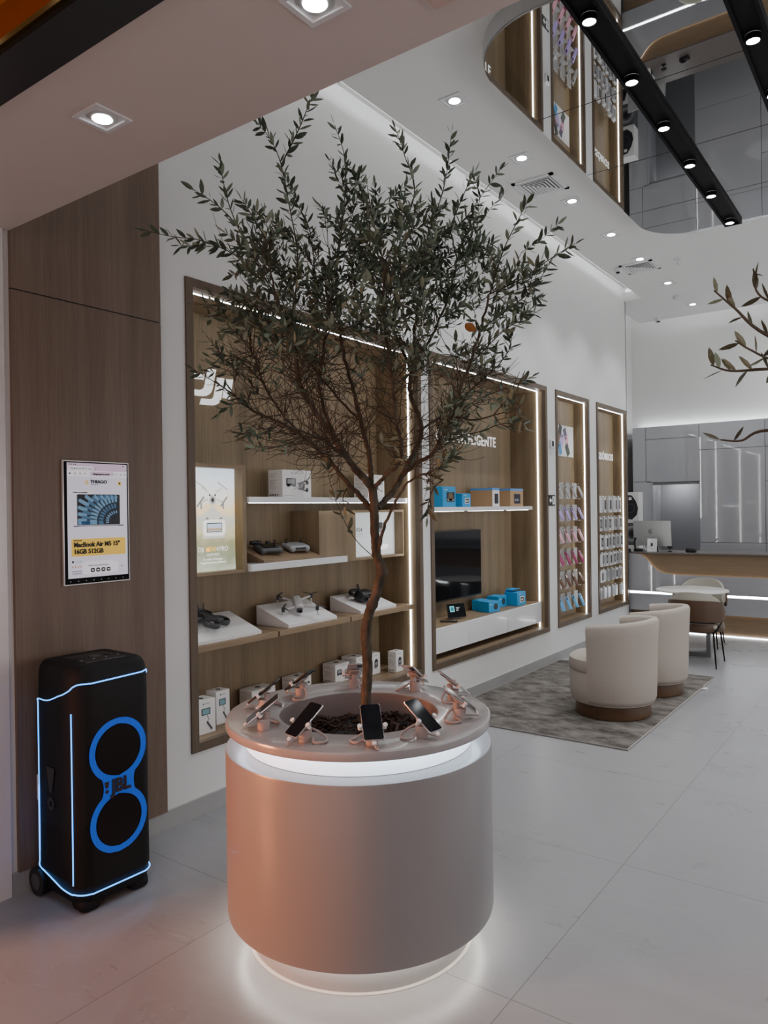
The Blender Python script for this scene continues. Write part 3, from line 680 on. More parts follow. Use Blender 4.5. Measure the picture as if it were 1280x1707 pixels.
# --- niche 2
t = shelf('wall_shelf', 'white shelf with three light strips under blue and brown boxes', -.413, -.10, 5.322, 7.50, 1.695, 1.733, WLAC, [(5.33, 6.02), (6.10, 6.82), (6.90, 7.40)])
def pic_speaker(g, w, h): g.rect(w*.3, h*.25, w*.6, h*.48, DK0, 1, .01); g.circ(w*.6, h*.5, w*.18, mat('pic_brown', srgb(110, 90, 70), .6), 2); g.rect(w*.35, h*.3, w*.5, h*.1, mat('pic_tan', srgb(150, 140, 130), .6), 2); g.rect(w*.12, h*.83, w*.25, h*.03, WMAT, 1)
def pic_clock(g, w, h): g.rect(w*.3, h*.22, w*.52, h*.45, WMAT, 1, .012); g.rect(w*.36, h*.28, w*.4, h*.33, DK0, 2, .008); g.rect(w*.42, h*.36, w*.1, h*.14, WMAT, 3); g.rect(w*.56, h*.36, w*.1, h*.14, WMAT, 3); g.rect(w*.2, h*.84, w*.3, h*.03, WMAT, 1)
def pic_cyl(g, w, h): g.circ(w*.62, h*.5, h*.3, DK0, 1); g.circ(w*.62, h*.5, h*.24, DRK, 2); g.rect(w*.1, h*.7, w*.2, h*.06, WMAT, 1)
def pic_tab(g, w, h): g.rect(w*.28, h*.15, w*.5, h*.55, mat('pic_navy', srgb(26, 26, 50), .3), 1, .006); g.rect(w*.34, h*.3, w*.12, h*.12, PICG, 2); g.rect(w*.5, h*.3, w*.12, h*.12, PICG, 2); g.rect(w*.42, h*.8, w*.2, h*.03, PICG, 1)
DK0 = mat('pic_black', (.015, .015, .02), .4)
G2 = 'smart home boxes on the white shelf'
carton('smart_speaker_box', 'tallest bright blue box at the left end of the white shelf', -.30, -.15, 5.72, 5.95, 1.734, .185, BLUE, pic_speaker, G2, sidetext=False, logo=False)
carton('smart_speaker_box', 'small bright blue box second from left on the white shelf', -.27, -.15, 6.07, 6.23, 1.734, .125, BLUE, pic_clock, G2, sidetext=False, logo=False)
carton('smart_display_box', 'brown carton with blue top edge, left of two on the shelf', -.38, -.13, 6.63, 6.78, 1.734, .185, KRAFT, lambda g, w, h: (g.rect(0, 0, w, h*.88, WMAT, 1), g.rect(w*.3, h*.15, w*.55, h*.55, DK0, 2, .006)), G2, band=mat('box_blue_band', srgb(90, 150, 215), .5), logo=False, sidetext=False)
carton('smart_display_box', 'brown carton with a dark tablet picture, rightmost on the shelf', -.30, -.13, 7.03, 7.33, 1.734, .185, KRAFT, pic_tab, G2, band=MATS['box_blue_band'], logo=False, sidetext=False)
# television
t = thing('television', 'large glossy black television mounted in the oak niche above the white drawers', 'television', (-.37, 6.32, 1.17))
b = MB(); b.rbox(-.40, -.345, 5.84, 6.78, .84, 1.505, BLACK, .006, 2); b.box(-.414, -.40, 6.1, 6.5, 1.0, 1.35, BLACKM); b.build('casing', t, True)
b = MB(); b.box(-.346, -.343, 5.848, 6.772, .855, 1.497, GLASSB); b.build('screen', t, True)
# floating drawer cabinet
t = thing('drawer_cabinet', 'floating white glossy drawer cabinet under the television', 'cabinet', (-.23, 6.5, .47))
b = MB(); b.box(-.413, -.085, 5.322, 7.618, .468, .668, WLAC); b.box(-.413, -.08, 5.322, 7.618, .668, .685, OAKH); b.build('carcass', t, True)
for (a, c) in ((5.325, 6.01), (6.014, 6.80), (6.806, 7.615)):
    b = MB(); b.rbox(-.085, -.062, a, c, .466, .684, WLAC, .002, 1); b.build('drawer_front', t, True)
# things on it
t = thing('smart_display', 'tilted black smart display with a round grey base on the cabinet', 'smart display', (-.20, 6.03, .686), rad(-25))
def TD(): q = MB(); q.M = Matrix.Translation((0, 0, .012)) @ Matrix.Rotation(rad(-18), 4, 'Y'); return q
b = TD(); b.rbox(.0, .018, -.10, .10, .0, .135, BLACK, .008, 2); b.build('casing', t)
b = TD(); b.M = b.M @ frame_M((.0185, -.095, .005), (0, 1, 0), (0, 0, 1)); b.rect(0, 0, .19, .125, GLASSB, 1); b.rect(.02, .05, .05, .055, flat('screen_teal', (90, 190, 195), .7), 2, .004); b.rect(.03, .06, .03, .035, flat('screen_teal_dark', (30, 110, 120), .4), 3)
for i in range(3): b.rect(.09, .085-.014*i, .04-.01*i, .004, flat('screen_white', (230, 235, 240), .6), 2)
b.build('screen', t)
b = MB(); b.M = Matrix.Translation((-.062, -.01, .0)); b.lathe([(.001, 0), (.042, 0), (.046, .03), (.036, .07), (.015, .09), (.001, .092)], (0, 0, 0), PICG, 20); b.build('base', t)
t = thing('remote_control', 'slim black remote control lying beside the smart display', 'remote control', (-.17, 5.83, .686), rad(-60))
b = MB(); b.rbox(-.02, .02, -.08, .08, 0, .014, BLACK, .006, 2); b.build('body', t); b = MB(); b.cyl((0, .05, .014), .012, .002, PICG, 14); b.build('button', t)
def bbox2(lab, x0, x1, y0, y1, z, h, pic, rz=0): return carton('smart_speaker_box', lab, x0, x1, y0, y1, z, h, BLUE, pic, 'blue boxes on the drawer cabinet', sidetext=False, logo=False, rz=rz)
bbox2('blue box behind, left of the blue boxes beside the television', -.37, -.28, 6.62, 6.79, .686, .105, None)
bbox2('blue box with a round black picture in front on the cabinet', -.27, -.12, 6.56, 6.73, .686, .105, pic_cyl, -12)
bbox2('blue box with a round black picture, middle one further back', -.37, -.23, 6.93, 7.11, .686, .115, pic_cyl)
t = bbox2('taller blue box with an open top flap and white clock picture', -.27, -.12, 7.14, 7.34, .686, .14, pic_clock)
b = MB(); b.hexa([(-.075, -.09, .14), (-.07, -.09, .14), (-.07, .09, .14), (-.075, .09, .14), (-.06, -.08, .175), (-.055, -.08, .175), (-.055, .08, .175), (-.06, .08, .175)], BLUE); b.box(-.06, .02, -.09, .09, .165, .168, BLUE); b.build('top_flap', t)
# lettering
def sign(lab, x, yend, z, body, size, sx, hb=.008):
    t = thing('wall_lettering', lab, 'lettering', (x, yend, z))
    xr = 0
    for wd in reversed(body.split()):
        b = MB(); b.M = frame_M((0, 0, 0), (0, 1, 0), (0, 0, 1)); b.text(wd, size, LOGO, xr, 0, .002, bold=size*.011, align='RIGHT', sx=sx, gap=1.14)
        xr = min(v[1] for v in b.v)-.05; b.build('word', t)
    for c in t.children: c.location = (.004, 0, 0)
sign('glowing white words CASA INTELIGENTE on the oak panel above the television', -.415, 7.26, 2.375, 'CASA INTELIGENTE', .15, .84)
sign('glowing white word ACESSÓRIOS on the back of the narrowest niche', -.175, 10.31, 2.355, 'ACESSÓRIOS', .13, 1.05)

# --- niche 3 : picture and phone cases
t = thing('poster', 'white poster of scattered coloured phone cases at the top of the narrow niche', 'poster', (-.174, 8.42, 2.33))
b = MB(); b.box(-.1745, -.168, 7.98, 8.855, 2.33, 2.70, WMAT); b.build('board', t, True)
b = MB(); b.M = frame_M((-.1675, 7.98, 2.33), (0, 1, 0), (0, 0, 1))
CC = [srgb(70, 55, 100), srgb(185, 165, 215), srgb(225, 160, 185), srgb(60, 140, 195), srgb(45, 55, 42), srgb(30, 30, 34), srgb(120, 90, 70)]
for i, (x, y, c, a) in enumerate(((.46, .30, 5, -.35), (.62, .27, 0, .45), (.52, .19, 1, -.3), (.66, .18, 2, .2), (.45, .09, 3, .4), (.68, .085, 4, .6), (.40, .2, 6, -.4), (.3, .25, 3, .3), (.15, .12, 0, -.3), (.2, .26, 4, .2))):
    m_ = mat('poster_case_%s' % 'abcdefg'[c], CC[c], .5)
    ca, sa = math.cos(a), math.sin(a); pt = lambda u, v: (x+u*ca-v*sa, y+u*sa+v*ca)
    b.poly([pt(-.045, -.075), pt(.045, -.075), pt(.045, .075), pt(-.045, .075)], m_, 1+i); b.poly([pt(-.035, .03), pt(.0, .03), pt(.0, .065), pt(-.035, .065)], DK0, 2+i)
local_text_fix(b.build('printed_picture', t), t)
cols = [('silver grey', (150, 148, 144)), ('lilac', (165, 145, 200)), ('pale pink', (205, 150, 165)), ('magenta', (150, 45, 95)), ('brown', (92, 58, 40)), ('sky blue', (85, 160, 205))]
pos = ['leftmost', 'second', 'third', 'rightmost']; rw = ['top', 'second', 'third', 'fourth', 'fifth', 'bottom']
for r_, (cn, c) in enumerate(cols):
    cm = mat('case_'+cn.replace(' ', '_'), srgb(*c), .5); t0 = None
    z = 1.905-r_*.263
    lab = lambda i: '%s %s phone case in the %s row of the case niche' % (pos[i], cn, rw[r_])
    t0 = thing('phone_case', lab(0), 'phone case', (-.055, 8.16, z), rad(0), group='%s phone cases' % cn)
    b = MB(); b.M = Matrix.Rotation(rad(-24), 4, 'Y'); b.rbox(-.006, .006, -.037, .037, -.078, .078, cm, .005, 2); b.build('case_shell', t0)
    b = MB(); b.M = Matrix.Rotation(rad(-24), 4, 'Y'); b.rbox(.005, .009, -.028, .004, .035, .07, DK0 if r_ != 4 else WMAT, .004, 1); b.rbox(.0055, .0075, -.022, -.002, .04, .062, cm, .003, 1); b.build('camera_window', t0)
    b = MB(); b.box(-.075, -.072, -.06, .06, -.085, .105, ACRYL); b.tube([(-.12, 0, .085), (-.03, 0, .085), (-.02, 0, .10)], .0035, CHROME, 6); b.box(-.072, -.02, -.05, .05, -.088, -.085, ACRYL); b.build('acrylic_holder', t0)
    for i in range(1, 4): dup(t0, (-.055, 8.16+.205*i, z), 0, lab(i))
# --- niche 4 : hanging packs
ordn = ['leftmost', 'second', 'third', 'fourth', 'fifth', 'sixth', 'rightmost']
PK = [mat('pack_white', (.72, .73, .74), .35), mat('pack_pale_grey', (.55, .56, .57), .35)]
zr = [1.84, 1.575, 1.335, 1.105, .885, .655]; hr = [.2, .175, .175, .165, .15, .14]
def mkpack(kind, h, lab, loc):
    t = thing('hanging_pack', lab, 'accessory pack', loc, 0, group='accessory packs hanging in the narrowest niche')
    b = MB(); w = .042; b.rbox(-.018, .018, -w, w, -h, 0, PK[kind % 2], .002, 1); b.box(-.001, .001, -.022, .022, 0, .022, PK[0]); b.build('carton', t)
    b = MB(); b.M = frame_M((.0185, -w, -h), (0, 1, 0), (0, 0, 1)); W = 2*w
    if kind == 0: b.rect(W*.16, h*.2, W*.68, h*.62, DK0, 1, .008); b.rect(W*.22, h*.26, W*.56, h*.5, PICT, 2, .006)
    elif kind == 1: b.circ(W*.5, h*.56, W*.36, DK0, 1, ry=h*.34); b.circ(W*.5, h*.56, W*.16, PICG, 2, ry=h*.2); b.rect(W*.4, h*.08, W*.2, h*.1, PICT, 1)
    elif kind == 2: b.rect(W*.14, h*.22, W*.72, h*.66, DK0, 1, .012); b.circ(W*.5, h*.52, W*.12, PK[1], 2, ry=h*.22)
    elif kind == 3: b.rect(W*.1, h*.1, W*.8, h*.8, PICG, 1, .004); b.rect(W*.2, h*.3, W*.2, h*.5, PICT, 2)
    else: b.rect(W*.3, h*.3, W*.15, h*.5, PICG, 1, .003); b.rect(W*.2, h*.12, W*.5, h*.04, PICG, 1)
    b.build('printed_graphics', t)
    b = MB(); b.tube([(-.10, 0, .013), (.045, 0, .013), (.055, 0, .022)], .003, CHROME, 6); b.build('hook', t)
    return t
kinds = [(4, 4, 0, 0, 4, 0, 0), (0, 2, 1, 2, 4, 1, 2), (1, 2, 0, 1, 2, 1, 2), (2, 1, 2, 0, 2, 1, 1), (4, 0, 4, 3, 3, 0, 3), (4, 3, 4, 4, 3, 4, 4)]
protos = {}
for r_ in range(6):
    for i in range(7):
        k = kinds[r_][i]; y = 9.31+i*.151; x = -.055+random.uniform(-.02, .02); z = zr[r_]+.0
        lab = '%s accessory pack in the %s row of the narrowest niche' % (ordn[i], rw[r_])
        key = (k, hr[r_])
        if key in protos: dup(protos[key], (x, y, z), 0, lab)
        else: protos[key] = mkpack(k, hr[r_], lab, (x, y, z))
# small wall devices
t = thing('exit_sign', 'small black sign with a white arrow and running figure on the white wall', 'sign', (0, 7.78, 1.795))
b = MB(); b.box(0, .006, 7.695, 7.865, 1.735, 1.855, BLACK); b.build('plate', t, True)
WS = flat('sign_white', (235, 240, 235), .25)
b = MB(); b.M = frame_M((.0065, 7.695, 1.735), (0, 1, 0), (0, 0, 1))
b.poly([(.012, .06), (.045, .095), (.045, .07), (.08, .07), (.08, .05), (.045, .05), (.045, .025)], WS, 1); b.rect(.095, .015, .06, .09, WS, 1)
b.circ(.128, .09, .008, BLACK, 2); b.line(.125, .08, .12, .05, .012, BLACK, 2); b.line(.12, .052, .105, .025, .008, BLACK, 2); b.line(.12, .052, .14, .03, .008, BLACK, 2); b.line(.125, .075, .145, .06, .006, BLACK, 2); b.line(.125, .075, .106, .06, .006, BLACK, 2)
local_text_fix(b.build('pictogram', t), t)
t = thing('wall_thermostat', 'small white wall device high between the television niche and case niche', 'wall device', (0, 7.79, 2.41))
b = MB(); b.rbox(0, .03, 7.73, 7.83, 2.37, 2.47, WMAT, .008, 2); b.build('casing', t, True); b = MB(); b.rbox(.03, .034, 7.745, 7.785, 2.39, 2.45, GLASSB, .002, 1); b.build('window', t, True)
t = thing('wall_outlet', 'white power outlet plate on the wood panel behind the speaker', 'outlet', (.02, 1.87, .45))
b = MB(); b.rbox(.02, .03, 1.83, 1.91, .40, .52, WMAT, .006, 2); b.build('plate', t, True); b = MB(); b.rbox(.03, .055, 1.85, 1.89, .43, .48, BLACK, .006, 2); b.build('plug', t, True)

# ------------------------------------------------------------------ round planter counter
PX, PY, ZT = 1.438, 2.434, .885
t = thing('round_planter_counter', 'large round pink white display counter holding the olive tree, glowing under its rim', 'counter', (PX, PY, 0))
b = MB(); b.lathe([(.449, 0.003), (.449, .125)], (0, 0, 0), PLANT, 96); b.build('plinth', t)
b = MB(); b.lathe([(.44, .005), (.463, .003), (.463, .0005)], (0, 0, 0), mat('plinth_edge', (.55, .5, .46), .4), 96); b.build('plinth_edge', t)
b = MB(); b.lathe([(.40, .122), (.53, .122), (.541, .126), (.543, .135), (.543, .765), (.541, .772), (.535, .774), (.45, .774)], (0, 0, 0), PLANT, 128); b.build('drum', t)
b = MB(); b.lathe([(.475, .110), (.50, .110), (.50, .121), (.475, .121), (.475, .110)], (0, 0, 0), mat('floor_glow_led', (1, 1, 1), .5, emit=(1, .96, .86), es=11), 96); b.build('base_light_ring', t)
b = MB(); b.lathe([(.462, .776), (.462, .846)], (0, 0, 0), mat('rim_diffuser', (.8, .85, .9), .4, emit=(.80, .90, 1.0), es=.9), 96); b.build('light_diffuser', t)
b = MB(); b.lathe([(.475, .845), (.515, .845), (.515, .849), (.475, .849), (.475, .845)], (0, 0, 0), LEDB, 96); b.build('rim_light_ring', t)
b = MB(); b.lathe([(.34, .849), (.53, .849), (.539, .852), (.541, .858), (.541, .876), (.539, .883), (.532, ZT), (.333, ZT), (.327, .882), (.325, .876)], (0, 0, 0), PTOP, 128); b.build('top_slab', t)
b = MB(); b.lathe([(.325, .878), (.325, .70)], (0, 0, 0), mat('planter_inner', (.32, .27, .26), .4), 96); b.lathe([(.325, .74), (.0001, .74)], (0, 0, 0), MULCH, 48); b.build('inner_well', t)
# mulch
random.seed(3)
b = MB()
for i in range(1500):
    r_ = .318*math.sqrt(random.random()); a = random.uniform(0, 2*PI); z = .765+.035*noise.noise(Vector((r_*6*math.cos(a), r_*6*math.sin(a), 0)))+random.uniform(-.01, .03)
    l, w, h = random.uniform(.008, .024), random.uniform(.003, .008), random.uniform(.001, .004)
    b.M = Matrix.Translation((r_*math.cos(a), r_*math.sin(a), z)) @ Matrix.Rotation(random.uniform(0, 6.3), 4, 'Z') @ Matrix.Rotation(random.uniform(-.7, .7), 4, 'X') @ Matrix.Rotation(random.uniform(-.6, .6), 4, 'Y')
    b.box(-l, l, -w, w, -h, h, random.choice([MULCH, MULCH, mat('mulch_dark', (.012, .009, .008), .9), mat('mulch_red', (.06, .03, .02), .9)]))
b.M = Matrix(); b.lathe([(.32, .77), (.2, .775), (.0001, .78)], (0, 0, 0), MATS['mulch_dark'], 32)
b.build('bark_mulch', t, kind='stuff')

# ------------------------------------------------------------------ olive tree
SK = 3.0945/F
def tp(px, py, w=0.0):
    """sketch sheet of the tree (lateral, height) -> room coordinates, w = depth offset from the trunk plane"""
    ax = 603.2-.01389*(1539.6-py); u = (px-ax)*SK; z = (1539.6-py-.0139*(px-ax))*SK; k = 1+w/3.0945
    u = .115+(u-.115)*k; z = 1.715+(z-1.715)*k
    return Vector((PX+u*.8096-w*.587, PY+u*.587+w*.8096, z))
def topx(P):
    d = P-Vector((PX, PY, 0)); u = d.x*.8096+d.y*.587; k = 1+(-d.x*.587+d.y*.8096)/3.0945; u = .115+(u-.115)/k; z = 1.715+(P.z-1.715)/k; py = 1539.6-z/SK; px = 603.2-.01389*(1539.6-py)+u/SK
    return px, py
OUT = [(235, 385), (320, 310), (365, 262), (392, 270), (400, 330), (445, 325), (418, 212), (440, 188), (480, 235), (515, 155), (532, 160), (508, 262), (545, 262), (548, 205), (575, 205), (592, 262), (606, 300), (648, 280), (645, 213), (678, 208), (700, 280), (742, 272), (742, 220), (772, 214), (782, 272), (828, 272), (858, 285), (885, 330), (945, 335), (975, 402), (950, 440), (912, 465), (900, 520), (878, 548), (838, 570), (830, 610), (895, 618), (900, 640), (862, 668), (880, 705), (875, 730), (820, 738), (770, 748), (735, 790), (725, 862), (700, 870), (690, 800), (655, 850), (600, 842), (555, 850), (538, 775), (430, 748), (382, 722), (360, 690), (330, 650), (318, 625), (352, 590), (315, 520), (318, 500), (392, 470), (320, 415), (240, 400)]
def inside(px, py):
    c = False; n = len(OUT); j = n-1
    for i in range(n):
        xi, yi = OUT[i]; xj, yj = OUT[j]
        if (yi > py) != (yj > py) and px < (xj-xi)*(py-yi)/(yj-yi)+xi: c = not c
        j = i
    return c
random.seed(21)
tree = thing('olive_tree', 'tall olive tree with bent trunk and fine leaves growing from the round counter', 'tree', (PX, PY, .76))
tb = MB(); wb = MB(); lb = MB()
LM = [LEAFT, LEAFU]
def leaf(B, p, d, L_, mats=None, wr=.15):
    d = d.normalized(); side = d.cross(Vector((0, 0, 1)))
    if side.length < .1: side = d.cross(Vector((1, 0, 0)))
    side.normalize(); side = (Matrix.Rotation(random.uniform(-1.2, 1.2), 3, d) @ side); up = side.cross(d)
    w = L_*random.uniform(wr*.8, wr*1.2); cv = random.uniform(-.12, .12)*L_
    P = lambda t, s, h=0: tuple(p+d*(t*L_)+side*(s*w)+up*(cv*(t-.5)**2*2+h*w))
    vs = [P(0, 0), P(.22, .75), P(.5, 1), P(.8, .62), P(1, 0), P(.8, -.62), P(.5, -1), P(.22, -.75), P(.5, 0, -.25)]
    m = random.choices(mats or LM, [5, 3] if not mats else None)[0]
    B.add(vs, [(0, 1, 8, 7), (1, 2, 8), (2, 3, 8), (3, 4, 5, 8), (5, 6, 8), (6, 7, 8)], m, False)
def taper(P, r0, r1): n = len(P)-1; return [r0+(r1-r0)*(i/n)**.8 for i in range(n+1)]
def limb(pts, r0, r1, B=None, n=8, wob=.004):
    P = smooth_path([tp(*p) for p in pts], 6)
    P = [p+Vector((random.uniform(-wob, wob), random.uniform(-wob, wob), 0)) for p in P]
    (B or tb).tube(P, taper(P, r0, r1), BARK if r0 > .007 else TWIG, n); return P
# trunk with knots
tr = [(608, 1245, 0), (609, 1180, 0), (613, 1112, .01), (610, 1064, .01), (614, 1026, 0), (625, 997, -.01), (633, 965, -.01), (637, 949, -.01), (628, 925, 0), (625, 888, 0), (624, 845, 0), (621, 812, 0)]
P = smooth_path([tp(*p) for p in tr], 8); n = len(P)-1
tb.tube([p+Vector((random.uniform(-.0015, .0015), random.uniform(-.0015, .0015), 0)) for p in P], [(.0215-.0035*i/n)*(1+.10*noise.noise(Vector((i*.45, 0, 3)))+(.28*math.exp(-((i-54)/2.0)**2))+(.12*math.exp(-((i-26)/2.0)**2))+(.14*math.exp(-((i-37)/1.5)**2))) for i in range(n+1)], BARK, 14)
LIMBS = []
def L(pts, r0, r1, **k): P = limb(pts, r0, r1, **k); LIMBS.append((P, r0, r1)); return P
L([(621, 814, 0), (600, 790, -.03), (588, 776, -.05), (559, 732, -.12), (523, 683, -.16), (505, 655, -.18), (497, 630, -.18), (493, 587, -.2), (484, 545, -.22)], .0165, .008)
L([(621, 850, 0), (582, 807, .08), (549, 768, .16), (510, 732, .22), (470, 706, .25), (425, 686, .28), (388, 656, .30)], .012, .005)
L([(620, 815, 0), (617, 780, .03), (612, 745, .06), (600, 700, .1), (590, 650, .14), (575, 600, .16), (567, 550, .18), (560, 470, .2), (566, 400, .2)], .0125, .005)
L([(630, 846, 0), (656, 818, .06), (672, 790, .1), (690, 755, .12), (702, 720, .12), (697, 690, .11), (684, 655, .1), (686, 620, .1), (690, 604, .1), (690, 560, .1), (700, 490, .12), (705, 420, .12)], .0145, .006)
L([(672, 792, .1), (695, 772, .04), (720, 757, 0), (738, 725, -.05), (753, 694, -.08), (768, 650, -.12), (783, 608, -.15), (800, 550, -.18), (816, 491, -.2)], .0105, .0045)
L([(622, 815, 0), (645, 790, -.06), (663, 775, -.1), (668, 740, -.15), (660, 700, -.2), (655, 650, -.22), (648, 590, -.25), (640, 520, -.25), (640, 440, -.25)], .009, .005)
L([(629, 925, 0), (640, 880, -.06), (660, 835, -.12), (685, 800, -.16), (712, 790, -.2), (738, 800, -.22)], .008, .003)
L([(559, 732, -.12), (540, 680, -.05), (533, 637, 0), (540, 580, .05), (548, 520, .05), (540, 460, .05)], .008, .0045)
L([(510, 732, .22), (470, 690, .1), (440, 640, .0), (425, 600, -.05), (415, 560, -.05)], .006, .003)
L([(588, 776, -.05), (560, 750, -.25), (530, 730, -.4), (480, 710, -.5)], .007, .003)
L([(690, 604, .1), (720, 560, .2), (745, 500, .28), (760, 440, .3), (750, 380, .3)], .0065, .003)
L([(686, 620, .1), (660, 560, .25), (640, 500, .35), (620, 440, .4), (615, 370, .4)], .0065, .003)
L([(493, 587, -.2), (470, 530, -.3), (455, 470, -.35), (450, 410, -.38)], .006, .003)
L([(600, 700, .1), (560, 660, .3), (520, 610, .4), (490, 560, .45), (470, 500, .45)], .006, .003)
L([(697, 719, .12), (740, 690, .25), (785, 650, .3), (830, 610, .3)], .006, .003)
L([(753, 694, -.08), (790, 700, -.2), (830, 690, -.3)], .0045, .002)

def shoot(pts, r0, leafy=1.0, pair=.02, LL=(.038, .060), r1=.0012, bare=0.0, raw=None, B=None):
    P = raw if raw else smooth_path([tp(*p) for p in pts], 6)
    wb.tube(P, taper(P, r0, r1), TWIG, 5, cap=False)
    tot = 0; acc = 0; a = random.uniform(0, PI)
    Ls = sum((P[i+1]-P[i]).length for i in range(len(P)-1))
    for i in range(len(P)-1):
        s = P[i+1]-P[i]; l = s.length
        if l < 1e-6: continue
        d = s/l; q = 0
        while acc+q < l+acc and q < l:
            f = (tot+q)/Ls
            if f > bare and random.random() < leafy:
                p = P[i]+d*q; a += PI/2+random.uniform(-.4, .4)
                n = d.orthogonal().normalized(); n = Matrix.Rotation(a, 3, d) @ n
                for sg in (1, -1):
                    if random.random() < .88: leaf(lb, p, d*random.uniform(.35, 1.0)+n*sg*random.uniform(.6, 1.0), random.uniform(*LL))
            q += pair*random.uniform(.8, 1.3)
        tot += l
    if leafy > .2: leaf(lb, P[-1], (P[-1]-P[-2]), random.uniform(*LL))
    return P
# traced outer shoots
S = [[(493, 587, -.2), (465, 505, -.22), (400, 432, -.26), (335, 402, -.28), (290, 396, -.3), (246, 386, -.32)],
     [(465, 505, -.22), (412, 410, -.2), (385, 350, -.2), (372, 300, -.2), (368, 272, -.2)],
     [(400, 380, -.2), (365, 345, -.22), (325, 318, -.24)],
     [(484, 548, -.22), (497, 440, -.24), (482, 340, -.22), (468, 272, -.2), (450, 232, -.2), (428, 206, -.2)],
     [(470, 275, -.2), (495, 225, -.18), (512, 185, -.18), (521, 162, -.18)],
     [(560, 470, .2), (574, 340, .2), (574, 262, .2), (558, 210, .2)],
     [(640, 440, -.25), (690, 330, -.2), (674, 260, -.2), (659, 216, -.2)],
     [(705, 420, .12), (735, 330, .15), (745, 285, .15), (752, 225, .15)],
     [(705, 420, .12), (770, 370, .2), (800, 330, .2), (832, 285, .2)],
     [(816, 491, -.2), (838, 420, -.2), (862, 370, -.2), (880, 335, -.2)],
     [(816, 491, -.2), (870, 465, -.22), (920, 430, -.24), (958, 407, -.25)],
     [(800, 550, -.18), (855, 510, -.15), (890, 480, -.1), (912, 445, -.1)],
     [(783, 608, -.15), (830, 560, -.1), (868, 530, -.1), (895, 505, -.1)],
     [(753, 694, -.08), (800, 664, -.1), (850, 645, -.1), (885, 628, -.1)],
     [(738, 725, -.05), (790, 722, 0), (840, 706, 0), (872, 714, 0)],
     [(388, 656, .3), (350, 632, .3), (322, 615, .3)],
     [(484, 600, -.2), (430, 545, -.22), (380, 515, -.24), (325, 507, -.25)],
     [(440, 640, 0), (400, 600, 0), (370, 590, 0), (345, 560, 0)],
     [(630, 935, 0), (592, 898, -.05), (566, 850, -.08), (551, 805, -.08), (545, 775, -.08)],
     [(738, 800, -.22), (722, 815, -.24), (714, 840, -.25), (712, 862, -.25)],
     [(712, 790, -.2), (740, 775, -.25), (768, 752, -.25)],
     [(582, 807, .08), (572, 830, .0), (575, 850, 0)],
     [(470, 706, .25), (430, 725, .22), (400, 722, .2)],
     [(425, 686, .28), (395, 672, .25), (366, 690, .25)],
     [(530, 560, .2), (520, 400, .2), (495, 340, .22), (478, 300, .2)],
     [(750, 380, .3), (775, 320, .3), (790, 290, .28)], [(450, 410, -.38), (420, 360, -.38), (405, 335, -.38)],
     [(830, 610, .3), (850, 580, .32), (848, 560, .32)], [(640, 440, -.25), (620, 360, -.25), (612, 310, -.25)]]
for i, s in enumerate(S): shoot(s, .0032 if i not in (18,) else .0022, leafy=.85 if i not in (18, 19, 21) else .6, pair=.026, bare=.12)
# procedural secondary growth from every limb
def density(px, py):
    if py < 540: return .88
    if py < 620: return .6 if px > 640 else .4
    if px > 740: return .5
    if px < 430: return .4
    return .07
CR = tp(600, 560, 0)
def grow(p, d, length, r, depth):
    n = max(3, int(length/.03)); pts = [p]; dd = d.normalized()
    for i in range(n):
        dd = (dd+Vector((random.gauss(0, .16), random.gauss(0, .16), random.gauss(.05, .14)))).normalized()
        q = pts[-1]+dd*(length/n)
        if not inside(*topx(q)): break
        pts.append(q)
    if len(pts) < 3: return
    px, py = topx(pts[-1]); dn = density(px, py)
    if depth > 0:
        wb.tube(pts, taper(pts, r, r*.45), TWIG, 5, cap=False)
        for k in range(random.randint(3, 5) if depth == 1 else random.randint(3, 4)):
            i = random.randint(1, len(pts)-1); a = random.uniform(0, 2*PI); e = (pts[i]-pts[i-1]).normalized()
            o = Matrix.Rotation(a, 3, e) @ e.orthogonal().normalized()
            grow(pts[i], e*random.uniform(.5, .9)+o*random.uniform(.5, .9)+Vector((0, 0, .15)), length*random.uniform(.45, .75), r*.6, depth-1)
    else:
        if random.random() < dn: shoot(None, max(r, .0011), leafy=.97*min(1, dn+.15), raw=pts, pair=.023, r1=.0009, LL=(.034, .054))
        else: wb.tube(pts, taper(pts, max(r, .001), .0007), TWIG, 4, cap=False)
for P, r0, r1 in LIMBS:
    n = len(P); base = int(n*.22)
    tl = sum((P[i+1]-P[i]).length for i in range(n-1))
    for k in range(int(tl*16.5)):
        i = random.randint(base, n-1) if random.random() < .8 else random.randint(int(n*.6), n-1); e = (P[i]-P[i-1]).normalized()
        o = Matrix.Rotation(random.uniform(0, 2*PI), 3, e) @ e.orthogonal().normalized()
        out = (P[i]-CR); out.z *= .4; out = out.normalized() if out.length > .01 else o
        grow(P[i], e*.5+o*.8+out*.35+Vector((0, 0, .2)), random.uniform(.12, .30), .0024, 1 if random.random() < .75 else 2)
